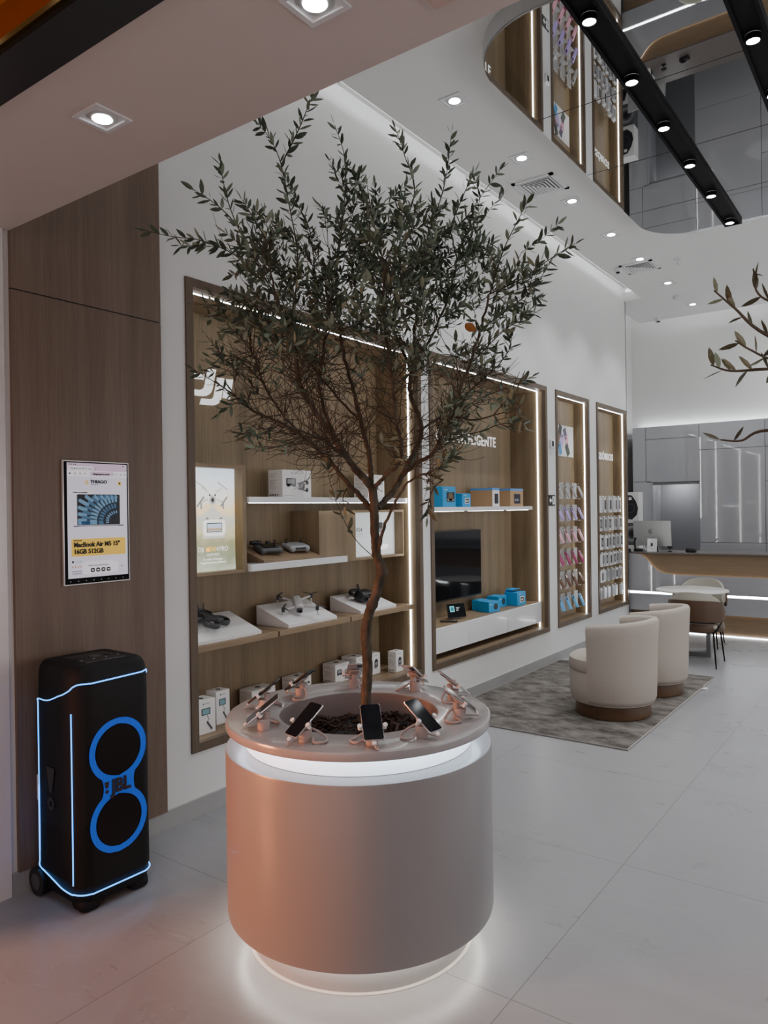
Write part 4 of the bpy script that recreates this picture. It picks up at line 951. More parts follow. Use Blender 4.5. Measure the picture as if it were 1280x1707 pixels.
# dense bare brush in the lower left of the crown
for k in range(760):
    P, r0, r1 = LIMBS[random.choice([0, 0, 1, 1, 2, 3, 5, 7, 8, 9, 13, 4, 14])]; n = len(P); i = random.randint(int(n*.25), int(n*.8)); e = (P[i]-P[i-1]).normalized()
    o = Matrix.Rotation(random.uniform(0, 2*PI), 3, e) @ e.orthogonal().normalized(); pts = [P[i]]; dd = (e*.4+o).normalized()
    for j in range(random.randint(4, 8)): dd = (dd+Vector((random.gauss(0, .2), random.gauss(0, .2), random.gauss(.08, .15)))).normalized(); pts.append(pts[-1]+dd*.03)
    wb.tube(pts, taper(pts, .0016, .0007), TWIG, 4, cap=False)
p = tp(775, 540, -.3); leaf(lb, p, Vector((.6, .4, -.5)), .05, [LEAFY], .3); leaf(lb, p, Vector((.2, .4, -.5)), .04, [LEAFY], .3)
tb.build('trunk', tree, True); wb.build('twigs', tree, True); lb.build('foliage', tree, True)

# second tree : its trunk stands out of view to the right, only branches reach into it
random.seed(5)
QX, QY = 3.86, 2.25
t2 = thing('olive_tree', 'second olive tree whose large brown leaved branches enter at the right edge', 'tree', (QX, QY, 0))
b = MB(); b.lathe([(.001, .0), (.16, .0), (.2, .34), (.185, .34), (.18, .30), (.001, .30)], (0, 0, 0), PLANT, 40); b.build('pot', t2)
tb = MB(); wb = MB(); lb = MB()
def V(*a): return Vector(a)
P = smooth_path([V(QX, QY, .3), V(QX+.02, QY, 1.0), V(QX-.03, QY-.02, 1.45), V(QX-.05, QY-.05, 1.7)], 5); tb.tube(P, taper(P, .026, .016), BARK, 12)
def br(pts, r0): P = smooth_path([V(*p) for p in pts], 6); tb.tube(P, taper(P, r0, .0018), TWIG, 7); return P
B1 = br([(3.81, 2.2, 1.68), (3.5, 2.1, 1.85), (3.25, 1.98, 1.99), (3.06, 1.9, 2.10), (2.99, 1.9, 2.175), (2.945, 1.9, 2.225)], .009)
B2 = br([(3.81, 2.2, 1.68), (3.5, 2.05, 1.9), (3.2, 1.95, 2.02), (3.06, 1.9, 2.025), (2.98, 1.9, 2.03), (2.935, 1.9, 2.05)], .008)
B3 = br([(3.5, 2.1, 1.85), (3.25, 1.95, 1.86), (3.06, 1.9, 1.885), (3.0, 1.9, 1.865), (2.955, 1.9, 1.87)], .006)
B4 = br([(3.2, 1.95, 2.02), (3.08, 1.9, 2.04), (3.02, 1.9, 2.075), (2.99, 1.9, 2.10)], .004)
B5 = br([(3.25, 1.98, 1.99), (3.1, 1.92, 2.15), (3.04, 1.9, 2.20), (3.03, 1.9, 2.26)], .004)
for (B_, i0, cnt) in ((B1, 17, 8), (B2, 17, 9), (B4, 8, 4), (B5, 6, 7)):
    for k in range(cnt):
        i = min(len(B_)-1, i0+int(k*(len(B_)-i0)/cnt)); d = (B_[i]-B_[i-1]).normalized()
        n = V(random.uniform(-.4, .4), random.uniform(-.3, .3), 1 if k % 3 else -.6)
        leaf(lb, B_[i], d*.6+n, random.uniform(.036, .05), [LEAFB, LEAFU, LEAFB], .15)
leaf(lb, B3[-1], V(-1, 0, .5), .045, [LEAFB], .12); leaf(lb, B3[-5], V(.6, 0, .9), .04, [LEAFB], .12); leaf(lb, B3[-1], V(-1, 0, -.1), .04, [LEAFB], .08)
for k in range(60):
    B_ = random.choice([B1, B2]); i = random.randint(4, 14); leaf(lb, B_[i], V(random.uniform(-1, 1), random.uniform(-1, 1), random.uniform(-.5, 1)), .045, [LEAFB, LEAFT], .14)
tb.build('trunk', t2, True); lb.build('foliage', t2, True)

# ------------------------------------------------------------------ phones and stands on the counter
PH = [((-.353, .033), 'far left behind the first phones', 1), ((-.345, -.20), 'left edge behind the front left phone', 1), ((-.14, -.41), 'front left edge of the ring', 2), ((.09, -.432), 'front, just left of the nearest phone', 0),
      ((.312, -.325), 'nearest to the camera, square on with two side clamps', 0), ((.415, -.156), 'front right of the mulch', 0), ((.41, .12), 'right edge, in front of another', 2), ((.235, .364), 'right rear corner behind the right edge phone', 3),
      ((.01, .405), 'rear right, pale backed', 3), ((-.26, .30), 'rear, partly behind the tree trunk', 3)]
PHW = mat('phone_silver', (.6, .6, .62), .25, metal=.7)
SCRB = mat('phone_screen_off', (.008, .009, .012), .08, spec=.3)
random.seed(9)
twist = [.2, 0, -.43, -.40, 0, .27, .32, -.2, .0, .1]
for i, ((dx, dy), where, kind) in enumerate(PH):
    a = math.atan2(dy, dx)+twist[i]; x, y = PX+dx, PY+dy
    s = thing('phone_stand', 'rose security stand with cable, %s' % where, 'phone stand', (x, y, ZT), a, group='security stands on the round counter')
    b = MB(); b.lathe([(.001, 0), (.022, 0), (.0225, .002), (.026, .040), (.026, .0435), (.001, .044)], (0, 0, 0), STANDM, 24); b.build('base', s)
    tl = Matrix.Translation((0, 0, .074)) @ Matrix.Rotation(rad(37), 4, 'Y')
    b = MB(); b.tube([(-.010, 0, .04), (-.014, 0, .068)], .013, STANDM, 12); b.M = tl; b.rbox(-.028, .03, -.024, .024, -.0075, -.001, STANDM, .003, 1); b.rbox(.012, .024, -.046, .046, -.006, -.001, WMAT, .002, 1)
    for sy in (-1, 1): b.cyl((.018, sy*.0455, -.006), .006, .019, WMAT, 12); b.cyl((.018, sy*.0455, .0105), .0085, .004, WMAT, 12)
    b.build('bracket', s)
    # coiled lead back to the table and thin usb lead in front
    b = MB(); sd = 1 if i in (3, 8, 0) else -1
    path = smooth_path([(-.02, 0, .045), (-.045, sd*.02, .03), (-.06, sd*.05, .008), (-.03, sd*.075, .006), (.0, sd*.055, .007), (-.018, sd*.025, .012)], 7)
    b.tube(path, .0048, CABLE, 8); b.build('coiled_lead', s)
    b = MB(); b.tube(smooth_path([tuple(tl @ Vector((.085, 0, 0))), tuple(tl @ Vector((.103, .004, -.004))), (.085, .012, .008), (.06, .006, .012), (.024, 0, .015)], 5), .002, CABLE, 6)
    b.M = tl; b.rbox(.0785, .092, -.008, .008, -.003, .006, WMAT, .002, 1); b.build('charging_lead', s)
    p = thing('smartphone', ['black phone', 'dark phone', 'bright rimmed phone', 'pale phone'][kind]+' on a stand, '+where, 'smartphone', (x, y, ZT+.0745), a, group='demo phones on the round counter')
    tl2 = Matrix.Rotation(rad(37), 4, 'Y')
    b = MB(); b.M = tl2; b.rbox(-.077, .077, -.037, .037, 0, .008, PHW if kind in (0, 2, 3) else BLACK, .004, 2)
    b.build('body', p)
    b = MB(); b.M = tl2 @ Matrix.Translation((0, 0, .0081)); b.rect(-.075, -.0352, .150, .0704, SCRB, .3, .008); b.build('screen', p)
    b = MB(); b.M = tl2; b.rbox(-.072, -.045, -.032, -.008, -.003, .001, BLACK, .002, 1); b.build('camera_bump', p)

# ------------------------------------------------------------------ party speaker
sp = thing('party_speaker', 'tall black party speaker on wheels with blue glowing rings and outline', 'speaker', (.265, 1.975, 0), rad(-2))
SH, SW, SD, SR = 1.06, .37, .37, .075
def outline(sx=1.0, k=8, r=SR, w=SW, d=SD):
    p = []
    for cx, cy, a in ((d/2-r, -w/2+r, -90), (d/2-r, w/2-r, 0), (-d/2+r*.6, w/2-r*.6, 90), (-d/2+r*.6, -w/2+r*.6, 180)):
        R0 = r if cx > 0 else r*.6
        for i in range(k+1): t_ = rad(a+i*90/k); p.append(((cx+R0*math.cos(t_))*sx, (cy+R0*math.sin(t_))*sx))
    return p
def shell(B, levels, m, cap0=True, cap1=True):
    vs = []; n = None
    for z, s_, ox in levels:
        o = outline(s_); n = len(o); vs += [(x+ox, y, z) for x, y in o]
    fs = [(i*n+k, i*n+(k+1) % n, (i+1)*n+(k+1) % n, (i+1)*n+k) for i in range(len(levels)-1) for k in range(n)]
    if cap0: fs.append(tuple(range(n))[::-1])
    if cap1: fs.append(tuple(range((len(levels)-1)*n, len(levels)*n)))
    B.add(vs, fs, m, True)
SPK = mat('speaker_shell', (.008, .008, .009), .6, spec=.25, bump=.15, bscale=500); GRI = grille_mat('speaker_grille', (.0015, .0015, .0015), (.006, .006, .007))
b = MB(); shell(b, [(.035, .90, -.01), (.05, .945, 0), (.10, .985, 0), (.16, 1, 0), (.60, 1, 0), (.92, .998, 0), (.99, .99, 0), (1.02, .975, -.002), (1.040, .945, -.004), (1.053, .90, -.006), (SH, .84, -.01)], SPK)
for sy in (-1, 1): b.rbox(.06, .165, sy*.12-.045, sy*.12+.045, 0.0, .06, SPK, .02, 2)
b.rbox(-.16, -.08, -.12, .12, .015, .06, SPK, .015, 2); b.build('cabinet', sp, auto=60)
gb = MB(); vs = []
o = outline(1.004); n = len(o)
def ss(u): u = max(0, min(1, u)); return u*u*(3-2*u)
zt = lambda x, y: .88+.052*ss((x+.10)/.20)+.048*ss((x-.07)/.10)
for x, y in o: vs.append((x, y, .115 if x > .12 else .13)); 
for x, y in o: vs.append((x*.988, y*.985, zt(x, y)))
gb.add(vs, [(k, (k+1) % n, n+(k+1) % n, n+k) for k in range(n)], GRI, True); gb.build('grille', sp, auto=60)
# blue light lines following the outline
side = [(-.16, -SW/2), (-.05, -SW/2), (.03, -SW/2), (.085, -SW/2)]
def ol_path(zf):
    o = outline(1.012, 6); pts = []
    idx = [i for i, (x, y) in enumerate(o)]
    k0 = 3*7+4  # rear left corner start
    seq = [(-.155, -SW/2*1.01), (-.08, -SW/2*1.012), (-.02, -SW/2*1.012), (.02, -SW/2*1.012), (.06, -SW/2*1.012)]+o[0:14]+[(.06, SW/2*1.012), (.02, SW/2*1.012), (-.02, SW/2*1.012), (-.08, SW/2*1.012), (-.155, SW/2*1.01)]
    return seq
seq = ol_path(0)
def topz(x, y): return .888+.052*ss((x+.10)/.20)+.048*ss((x-.07)/.10)+(.008*max(0, y/.15) if x > .15 else 0)
pts = [(x*(1 if x < .12 else .985), y*.985, topz(x, y)) for x, y in seq]
b = MB(); b.tube(smooth_path([(pts[0][0], pts[0][1], .20)]+[(pts[0][0], pts[0][1], .80)]+[(pts[0][0], pts[0][1], .87)]+pts[:-1], 3), .003, BLUELED, 6); b.build('top_light_line', sp)
botz = lambda x, y: .135-.05*max(0, min(1, (x+.16)/.2)) if abs(y) > SW/2*.99 and x < .115 else .088
pts = [(x, y*.995, botz(x, y)) for x, y in seq]
b = MB(); b.tube(smooth_path([(pts[0][0], pts[0][1], .5), (pts[0][0], pts[0][1], .22), (pts[0][0], pts[0][1], .16)]+pts[:-1]+[(pts[-1][0], pts[-1][1], .18)], 3), .003, BLUELED, 6); b.build('bottom_light_line', sp)
b = MB(); c_ = SD/2-SR; q = SW/2-SR; an = rad(-78); xx, yy = c_+SR*1.02*math.cos(an), -q+SR*1.02*math.sin(an)
b.tube([(xx-.002, yy, .125), (xx, yy, .5), (xx-.001, yy, .86)], .003, BLUELED, 6); b.build('side_light_bar', sp)
# figure eight light ring on the front
FM = Matrix.Translation((SD/2+.002, 0, 0)) @ frame_M((0, 0, 0), (0, 1, 0), (0, 0, 1))
BG_ = grille_mat('blue_lit_grille', (.002, .01, .06), (.012, .085, .52), .75)
zc1, zc2, ro, ri = .675, .365, .140, .112
b = MB(); b.M = FM
mid = (zc1+zc2)/2; NR = 90; zt0, zb0 = zc1+ro, zc2-ro
def hw_out(z):
    h = 0
    for c in (zc1, zc2):
        if abs(z-c) < ro: h = max(h, math.sqrt(ro*ro-(z-c)**2))
    if abs(z-mid) < .075: h = max(h, .074+4.2*(z-mid)**2)
    return h
def hw_in(z):
    for c in (zc1, zc2):
        if abs(z-c) < ri: return math.sqrt(ri*ri-(z-c)**2)
    return 0
for k in range(NR):
    za, zb_ = zb0+(zt0-zb0)*k/NR, zb0+(zt0-zb0)*(k+1)/NR
    for sx in (-1, 1):
        q_ = [(sx*hw_in(za), za, 0), (sx*hw_out(za), za, 0), (sx*hw_out(zb_), zb_, 0), (sx*hw_in(zb_), zb_, 0)]
        b.add(q_[::sx], [(0, 1, 2, 3)], BG_)
b.build('light_rings', sp)
for cz in (zc1, zc2):
    b = MB(); b.M = FM @ Matrix.Translation((0, cz, .001)); b.circ(0, 0, ri-.004, GRI, .5, 40); b.build('driver_cone', sp)
b = MB(); b.M = FM @ Matrix.Translation((0, mid-.027, .002)); b.text('JBL', .082, mat('logo_charcoal', (.03, .03, .035), .4), .008, 0, .006, bold=.0025, align='CENTER', sx=.85)
b.poly([(-.075, .056), (-.05, .056), (-.056, .028), (-.069, .028)], MATS['logo_charcoal'], 8); b.circ(-.0625, .013, .0085, MATS['logo_charcoal'], 8); b.build('brand_lettering', sp)
b = MB(); b.M = frame_M((-.14, -SW/2-.004, .0), (1, 0, 0), (0, 0, 1)); lc = mat('logo_dark', (.012, .012, .014), .3)
b.poly([(.06, .60), (.13, .60), (.105, .49), (.085, .49)], lc, 1); b.ring(.095, .44, .014, .028, lc, 1); b.build('side_emblem', sp)
b = MB(); b.rbox(-.10, .10, -.10, .10, SH-.004, SH+.004, BLACK, .004, 1); b.cyl((0, 0, SH+.003), .025, .006, PICT, 20); b.cyl((0, -.07, SH+.003), .02, .006, BLACK, 18); b.cyl((0, .07, SH+.003), .02, .006, BLACK, 18)
for k in range(4): b.cyl((.05, -.09+.06*k, SH+.003), .006, .003, mat('button_grey', (.2, .2, .21), .4), 10)
b.build('control_panel', sp)
b = MB(); b.tube([(-.185, -.13, .97), (-.20, -.13, 1.0), (-.20, .13, 1.0), (-.185, .13, .97)], .012, BLACK, 8); b.build('handle', sp)
for sy in (-1, 1):
    b = MB(); b.tube([(-.17, sy*.17-.028, .062), (-.17, sy*.17+.028, .062)], .062, BLACK, 28); b.tube([(-.17, sy*.17-.031, .062), (-.17, sy*.17+.031, .062)], .036, PICT, 20); b.build('wheel', sp)

# ------------------------------------------------------------------ wall tablet screen
t = thing('wall_screen', 'portrait touch screen on the wood panel showing a web shop laptop page', 'screen', (.02, 2.155, 1.375))
b = MB(); b.rbox(.02, .034, 1.972, 2.337, 1.372, 1.975, mat('screen_bezel_silver', (.7, .66, .64), .3, metal=.3), .003, 1); b.build('casing', t, True)
b = MB(); b.M = frame_M((.0341, 1.978, 1.378), (0, 1, 0), (0, 0, 1)); W, Hh = .353, .591
b.rect(0, 0, W, Hh, BLACKM, .1); b.build('glass', t)
for c in t.children:
    if c.name.startswith('glass'): c.data.transform(t.matrix_basis.inverted())
b = MB(); b.M = frame_M((.0344, 1.978, 1.378), (0, 1, 0), (0, 0, 1))
E1 = .42
pg = flat('page_white', (216, 214, 228), E1); pk = flat('page_pink', (205, 182, 205), E1); ink = flat('page_ink', (22, 22, 30), .05); yl = flat('page_yellow', (228, 188, 74), E1); gy = flat('page_grey', (150, 148, 160), .3); wh = flat('page_bright', (235, 233, 240), E1)
x0, x1, y0, y1 = .016, .345, .028, .585; w = x1-x0; b.tz = .0034
b.rect(x0, y0, w, y1-y0, pg, 1); b.rect(x0, .536, w, .049, pk, 2); b.rect(x0+.005, .551, .135, .018, wh, 3, .006); b.rect(x0, .522, w, .026, wh, 3)
b.text('MacBook Air M5 15" Tecn', .0105, ink, x0+.018, .555, .0004); b.circ(x0+.011, .56, .003, gy, 4); b.text('x', .011, ink, x0+.127, .555, .0004); b.text('+', .013, ink, x0+.147, .554, .0004)
b.text('17:05', .009, ink, x0+.006, .574, .0004); b.circ(x0+.034, .577, .0025, ink, 4); b.rect(x0+.041, .5745, .006, .005, ink, 4); b.circ(x1-.022, .576, .003, ink, 4)
b.rect(x0+.12, .5245, .135, .020, pk, 4, .009); b.text('thiagoimports.com.br', .0105, ink, x0+.137, .530, .003, ); 
for k, xx in enumerate((.014, .041, .068, .094)):
    b.ring(x0+xx, .534, .0028, .0042, ink, 5, 10) if k in (3,) else (b.poly([(x0+xx-.004, .530), (x0+xx+.004, .530), (x0+xx+.004, .535), (x0+xx, .539), (x0+xx-.004, .535)], ink, 5) if k == 0 else b.poly([(x0+xx-(.005 if k == 1 else -.005), .534), (x0+xx+(.003 if k == 1 else -.003), .538), (x0+xx+(.003 if k == 1 else -.003), .530)][::(1 if k == 2 else -1)], ink, 5))
for xx in (.268, .292, .315): b.ring(x0+xx, .534, .0025, .0042, ink, 5, 10)
b.rect(x0+.325, .529, .0015, .010, ink, 5)
b.ring(x0+.103, .492, .006, .0105, yl, 3, 16); b.ring(x0+.103, .492, .003, .005, gy, 3, 12); b.text('THIAGO', .023, ink, x0+.122, .488, .0016, bold=.0006, sx=1.05); b.text('IMPORTS', .008, gy, x0+.124, .478, .0016, gap=1.4)
b.rect(x1-.053, .480, .019, .019, yl, 3, .003); b.circ(x1-.0435, .4895, .005, ink, 4)
b.rect(x0+.01, .434, .11, .015, wh, 2, .006); b.text('< Voltar aos produtos', .009, ink, x0+.024, .439, .0016, bold=.0002)
# laptop picture
lx, ly, lw, lh = x0+.052, .285, .232, .146
b.rect(lx-.002, ly-.002, lw+.004, lh+.004, ink, 3, .005)
PT = [flat('petal_a', (104, 146, 178), .35), flat('petal_b', (62, 104, 138), .3), flat('petal_c', (18, 36, 54), .15)]
random.seed(2)
fx, fy = lx+lw*.93, ly+lh*.10
lay = 4
for ring_, (R0, cnt) in enumerate(((.235, 11), (.19, 11), (.145, 12), (.10, 10), (.06, 8))):
    for k in range(cnt):
        a = rad(92+(95)*k/(cnt-1)+(4 if ring_ % 2 else 0)); r1_ = R0; r0_ = R0*.55
        ex_, ey_ = fx+r1_*math.cos(a), fy+r1_*.85*math.sin(a); sx_, sy_ = fx+r0_*math.cos(a), fy+r0_*.85*math.sin(a)
        hw = .0066*R0/.2+.0016
        if ex_ < lx+hw or ey_ > ly+lh-hw: 
            f = min(1, (fx-lx-hw)/max(1e-6, fx-ex_) if ex_ < fx else 1, (ly+lh-hw-fy)/max(1e-6, ey_-fy)); ex_, ey_ = fx+(ex_-fx)*f, fy+(ey_-fy)*f
        if ey_ < ly+hw: ey_ = ly+hw; sy_ = max(sy_, ly+hw)
        m_ = PT[0 if ring_ % 2 == 0 else 1]
        b.line(ex_, ey_, sx_, sy_, hw*2, PT[2], lay+.2*ring_*.2); b.circ(ex_, ey_, hw, m_, lay+.6+.2*ring_*.2, 10); b.line(ex_, ey_, (ex_+sx_)/2, (ey_+sy_)/2, hw*1.9, m_, lay+.4+.2*ring_*.2)
b.rect(lx-.022, ly-.009, lw+.044, .006, gy, 3, .002); b.rect(lx-.022, ly-.009, .03, .003, ink, 4); b.rect(lx+lw-.008, ly-.009, .03, .003, ink, 4)
b.rect(x0+.018, .132, w-.03, .085, yl, 2, .006); b.text('Novo lacrado', .0075, ink, x0+.03, .207, .0016, bold=.0002)
b.text('MacBook Air M5 15"', .0315, ink, x0+.029, .178, .0016, bold=.0011, sx=.94); b.text('16GB 512GB', .0315, ink, x0+.029, .145, .0016, bold=.0011, sx=.94)
b.circ(x0+.025, .107, .0055, ink, 2); b.ring(x0+.044, .107, .004, .0055, gy, 2, 14); b.ring(x0+.063, .107, .004, .0055, gy, 2, 14)
for k in range(4): b.circ(x0+.023+.015*k, .083, .0045, flat('page_star', (200, 150, 90), .3), 2, 5)
b.text('MacBook Air M5', .008, gy, x0+.018, .058, .0016); b.text('15", 16GB RAM', .008, gy, x0+.018, .047, .0016); b.text('a vista', .008, gy, x1-.05, .072, .0016)
b.rect(x0+.07, .044, .205, .058, wh, 3, .026); b.text('Últimas fotos de promoções', .0095, gy, x0+.105, .082, .0022)
for k in range(4): b.rect(x0+.118+.029*k, .052, .022, .02, ink, 4, .006); b.rect(x0+.124+.029*k, .059, .010, .006, wh, 5)
for k in range(8): b.circ(x0+.012+.041*k, .013, .0028, gy, 2, 8)
local_text_fix(b.build('display_page', t), t)

# ------------------------------------------------------------------ rug and lounge chairs
t = thing('area_rug', 'mottled grey brown rug under the two round armchairs', 'rug', (.84, 6.56, 0))
bm_pts = []
b = MB(); b.rbox(.03, 1.64, 5.22, 7.90, .0005, .012, RUG, .004, 2); b.build('pile', t, True)
b = MB(); e = mat('rug_binding', (.30, .28, .26), .8); b.tube([(.03, 5.22, .007), (1.64, 5.22, .007), (1.64, 7.30, .007), (1.655, 7.38, .012), (1.64, 7.46, .007), (1.64, 7.90, .007), (.03, 7.90, .007)], .007, e, 6, closed=True); b.build('binding', t, True)
b = MB(); b.box(1.645, 1.69, 7.33, 7.40, .004, .012, mat('rug_tag_white', (.75, .74, .72), .6)); b.build('care_tag', t, True)

def barrel_chair(lab, x, y, rz):
    t = thing('barrel_armchair', lab, 'armchair', (x, y, .0135), rz)      # opening faces local -x
    b = MB(); b.lathe([(.001, 0), (.288, 0), (.30, .004), (.30, .102), (.001, .104)], (0, 0, 0), BASEW, 64); b.box(-.003, .003, -.3015, -.299, .004, .1, DGAP); b.build('swivel_base', t)
    b = MB(); b.lathe([(.001, .104), (.30, .104), (.325, .115), (.340, .15), (.345, .22), (.345, .34), (.340, .365), (.001, .37)], (0, 0, 0), BOUCLE, 64); b.build('seat_body', t)
    b = MB(); b.lathe([(.001, .366), (.338, .3665), (.346, .375), (.350, .42), (.345, .462), (.32, .482), (.15, .492), (.001, .494)], (0, 0, 0), BOUCLE, 64); b.build('seat_cushion', t)
    # wrap-around back : profile swept over an arc, sloping to the arm ends
    b = MB(); A = rad(101); K = 48; vs = []; n = None
    for i in range(K+1):
        a = -A+2*A*i/K; e_ = abs(a)/A
        top = .80-.05*e_**1.5; th = .072
        e2 = max(0, (e_-.93)/.07); th_ = th*(1-.35*e2*e2)
        prof = [(.332, .125), (.345, .16), (.352, .35), (.356, .5), (.364, top-.10), (.368, top-.03), (.366-.004, top-.012), (.352, top), (.335, top+.003), (.318, top), (.303, top-.014), (.298, top-.05), (.366-th_, .52), (.366-th_-.005, .44), (.285, .125)]
        n = len(prof)
        for r_, z in prof: vs.append((r_*math.cos(a), r_*math.sin(a), z))
    fs = [(i*n+k, (i+1)*n+k, (i+1)*n+(k+1) % n, i*n+(k+1) % n) for i in range(K) for k in range(n)]
    fs += [tuple(range(n)), tuple(range(K*n, K*n+n))[::-1]]
    b.add(vs, fs, BOUCLE, True); b.build('wrap_back', t, auto=75)
    return t
barrel_chair('beige round armchair nearest the camera on the rug', 1.235, 6.11, rad(-4))
barrel_chair('beige round armchair behind the first one on the rug', 1.255, 7.02, rad(2))

# ------------------------------------------------------------------ round table and two side chairs
TX, TY = 1.16, 9.05
t = thing('round_table', 'round white table on a dark square loop base before the counter', 'table', (TX, TY, 0))
b = MB(); b.lathe([(.001, .728), (.378, .728), (.388, .733), (.391, .742), (.388, .75), (.378, .753), (.001, .753)], (0, 0, 0), mat('table_top_white', (.74, .73, .71), .22), 72); b.build('table_top', t)
b = MB(); g_ = mat('base_dark_grey', (.13, .13, .13), .4)
for yy in (-.20, .11):
    pass
b.M = Matrix.Rotation(rad(8), 4, 'Z')
b.box(-.20, .20, -.12, .12, .0, .05, g_); b.box(-.20, -.155, -.12, .12, .05, .70, g_); b.box(.155, .20, -.12, .12, .05, .70, g_); b.box(-.20, .20, -.12, .12, .69, .728, g_); b.build('loop_base', t)

def side_chair(lab, x, y, rz):
    t = thing('side_chair', lab, 'chair', (x, y, 0), rz)        # faces local +y
    def curved(r, th, z0, z1, a, m, arch=0.0, K=24, lean=.0, B=None, rc=.03):
        b = B or MB(); vs = []; q = 7
        for i in range(K+1):
            f = -1+2*i/K; an = f*a; ed = abs(f)
            zz1 = z1-arch*(ed**2.6); zz0 = z0
            if ed > .9: zz0 = z0+rc*((ed-.9)/.1)**2; zz1 = zz1-rc*((ed-.9)/.1)**2
            for j in range(q): 
                u = j/(q-1); z = zz0+(zz1-zz0)*u; bul = th/2*(math.sin(PI*max(.06, min(.94, u)))**.35)
                for s_ in (1,): pass
                vs.append(((r+bul)*math.sin(an), -(r+bul)*math.cos(an)-lean*(z-z0), z))
            for j in range(q-1, -1, -1):
                u = j/(q-1); z = zz0+(zz1-zz0)*u; bul = th/2*(math.sin(PI*max(.06, min(.94, u)))**.35)
                vs.append(((r-bul)*math.sin(an), -(r-bul)*math.cos(an)-lean*(z-z0), z))
        n = 2*q; fs = [(i*n+k, (i+1)*n+k, (i+1)*n+(k+1) % n, i*n+(k+1) % n) for i in range(K) for k in range(n)]+[tuple(range(n)), tuple(range(K*n, K*n+n))[::-1]]
        return b.add(vs, fs, m, True)
    b = MB(); b.rbox(-.225, .225, -.20, .25, .40, .46, BOUCLE2, .03, 3); b.build('seat', t)
    b = curved(.262, .03, .375, .462, rad(88), LEATHER, rc=.02); b.rbox(-.225, .225, -.20, .22, .372, .40, LEATHER, .012, 2); b.build('seat_shell', t)
    curved(.262, .05, .50, .80, rad(72), BOUCLE2, arch=.13, lean=.08).build('back_cushion', t)
    curved(.292, .02, .475, .715, rad(74), LEATHER, arch=.03, lean=.08).build('back_shell', t)
    b = MB(); b.tube(smooth_path([(-.215, .12, .385), (-.245, .02, .40), (-.25, -.08, .47), (-.19, -.225, .478), (0, -.30, .48), (.19, -.225, .478), (.25, -.08, .47), (.245, .02, .40), (.215, .12, .385)], 4), .008, BLACKM, 8)
    b.tube([(-.20, -.19, .37), (.20, -.19, .37)], .008, BLACKM, 8); b.tube([(-.2, .19, .37), (.2, .19, .37)], .008, BLACKM, 8); b.tube(smooth_path([(-.245, -.1, .46), (-.225, -.19, .40), (-.19, -.20, .37)], 4), .008, BLACKM, 8); b.tube(smooth_path([(.245, -.1, .46), (.225, -.19, .40), (.19, -.20, .37)], 4), .008, BLACKM, 8); b.build('back_frame', t)
    for sx in (-1, 1):
        for (yy, ye) in ((-.19, -.245), (.19, .245)):
            b = MB(); b.tube([(sx*.19, yy, .372), (sx*.225, ye, .0)], [.010, .007], BLACKM, 10); b.build('leg', t)
    return t
side_chair('brown leather backed chair with cream top edge in front of the round table', 1.335, 8.56, rad(2))
side_chair('cream chair behind the round table, only its rounded back showing', 1.10, 9.72, rad(183))

# ------------------------------------------------------------------ service counter
t = thing('service_counter', 'long grey and oak service counter with light lines at the back of the shop', 'counter', (3.0, 10.7, 0))
CX0, CX1, CY = .0, 5.4, 10.42
b = MB(); b.box(CX0, CX1, CY+.1, 11.05, 0, 1.04, mat('counter_body', (.2, .2, .21), .5)); b.build('body', t, True)
# upper grey front with the S-shaped top-left outline
b = MB(); 
S_ = smooth_path([(CX0, 1.062, 0), (.08, 1.062, 0), (.16, 1.045, 0), (.24, .985, 0), (.32, .89, 0), (.42, .82, 0), (.56, .792, 0), (.8, .786, 0)], 5)
prof = [(p[0], p[1]) for p in S_]+[(CX1, .786)]
poly = prof+[(CX1, .545), (CX0, .545)]
b.M = frame_M((0, CY, 0), (1, 0, 0), (0, 0, 1)); b.prism(poly, -.03, .0, GLOSSG); b.M = Matrix(); b.build('upper_front', t, True)
b = MB(); b.box(CX0, CX1, CY, CY+.03, .285, .515, GLOSSG); b.build('lower_front', t, True)
b = MB(); b.box(CX0, CX1, CY+.02, CY+.03, .515, .545, LEDB if False else LED); b.build('middle_light_line', t, True)
b = MB(); b.box(CX0, CX1, CY+.045, CY+.10, .70, 1.06, OAKX); b.build('upper_oak_panel', t, True)
b = MB(); b.box(CX0, CX1, CY+.07, CY+.10, .02, .40, OAKX); b.build('lower_oak_panel', t, True)
b = MB(); b.tube([(p[0], CY+.036, p[1]-.012) for p in S_[6:]]+[(CX1, CY+.036, .774)], .006, LEDW, 6); b.build('curved_light_line', t, True)
b = MB(); b.box(CX0+.3, CX1, CY+.04, CY+.05, .292, .300, LEDW); b.build('warm_light_line', t, True)
b = MB(); b.box(CX0+.05, CX1, CY+.058, CY+.065, .0, .010, LED); b.build('floor_light_line', t, True)
b = MB(); b.rbox(CX0, CX1+.02, CY-.005, 11.10, 1.062, 1.082, mat('counter_top_dark', (.12, .10, .09), .3), .003, 1); b.build('worktop', t, True)

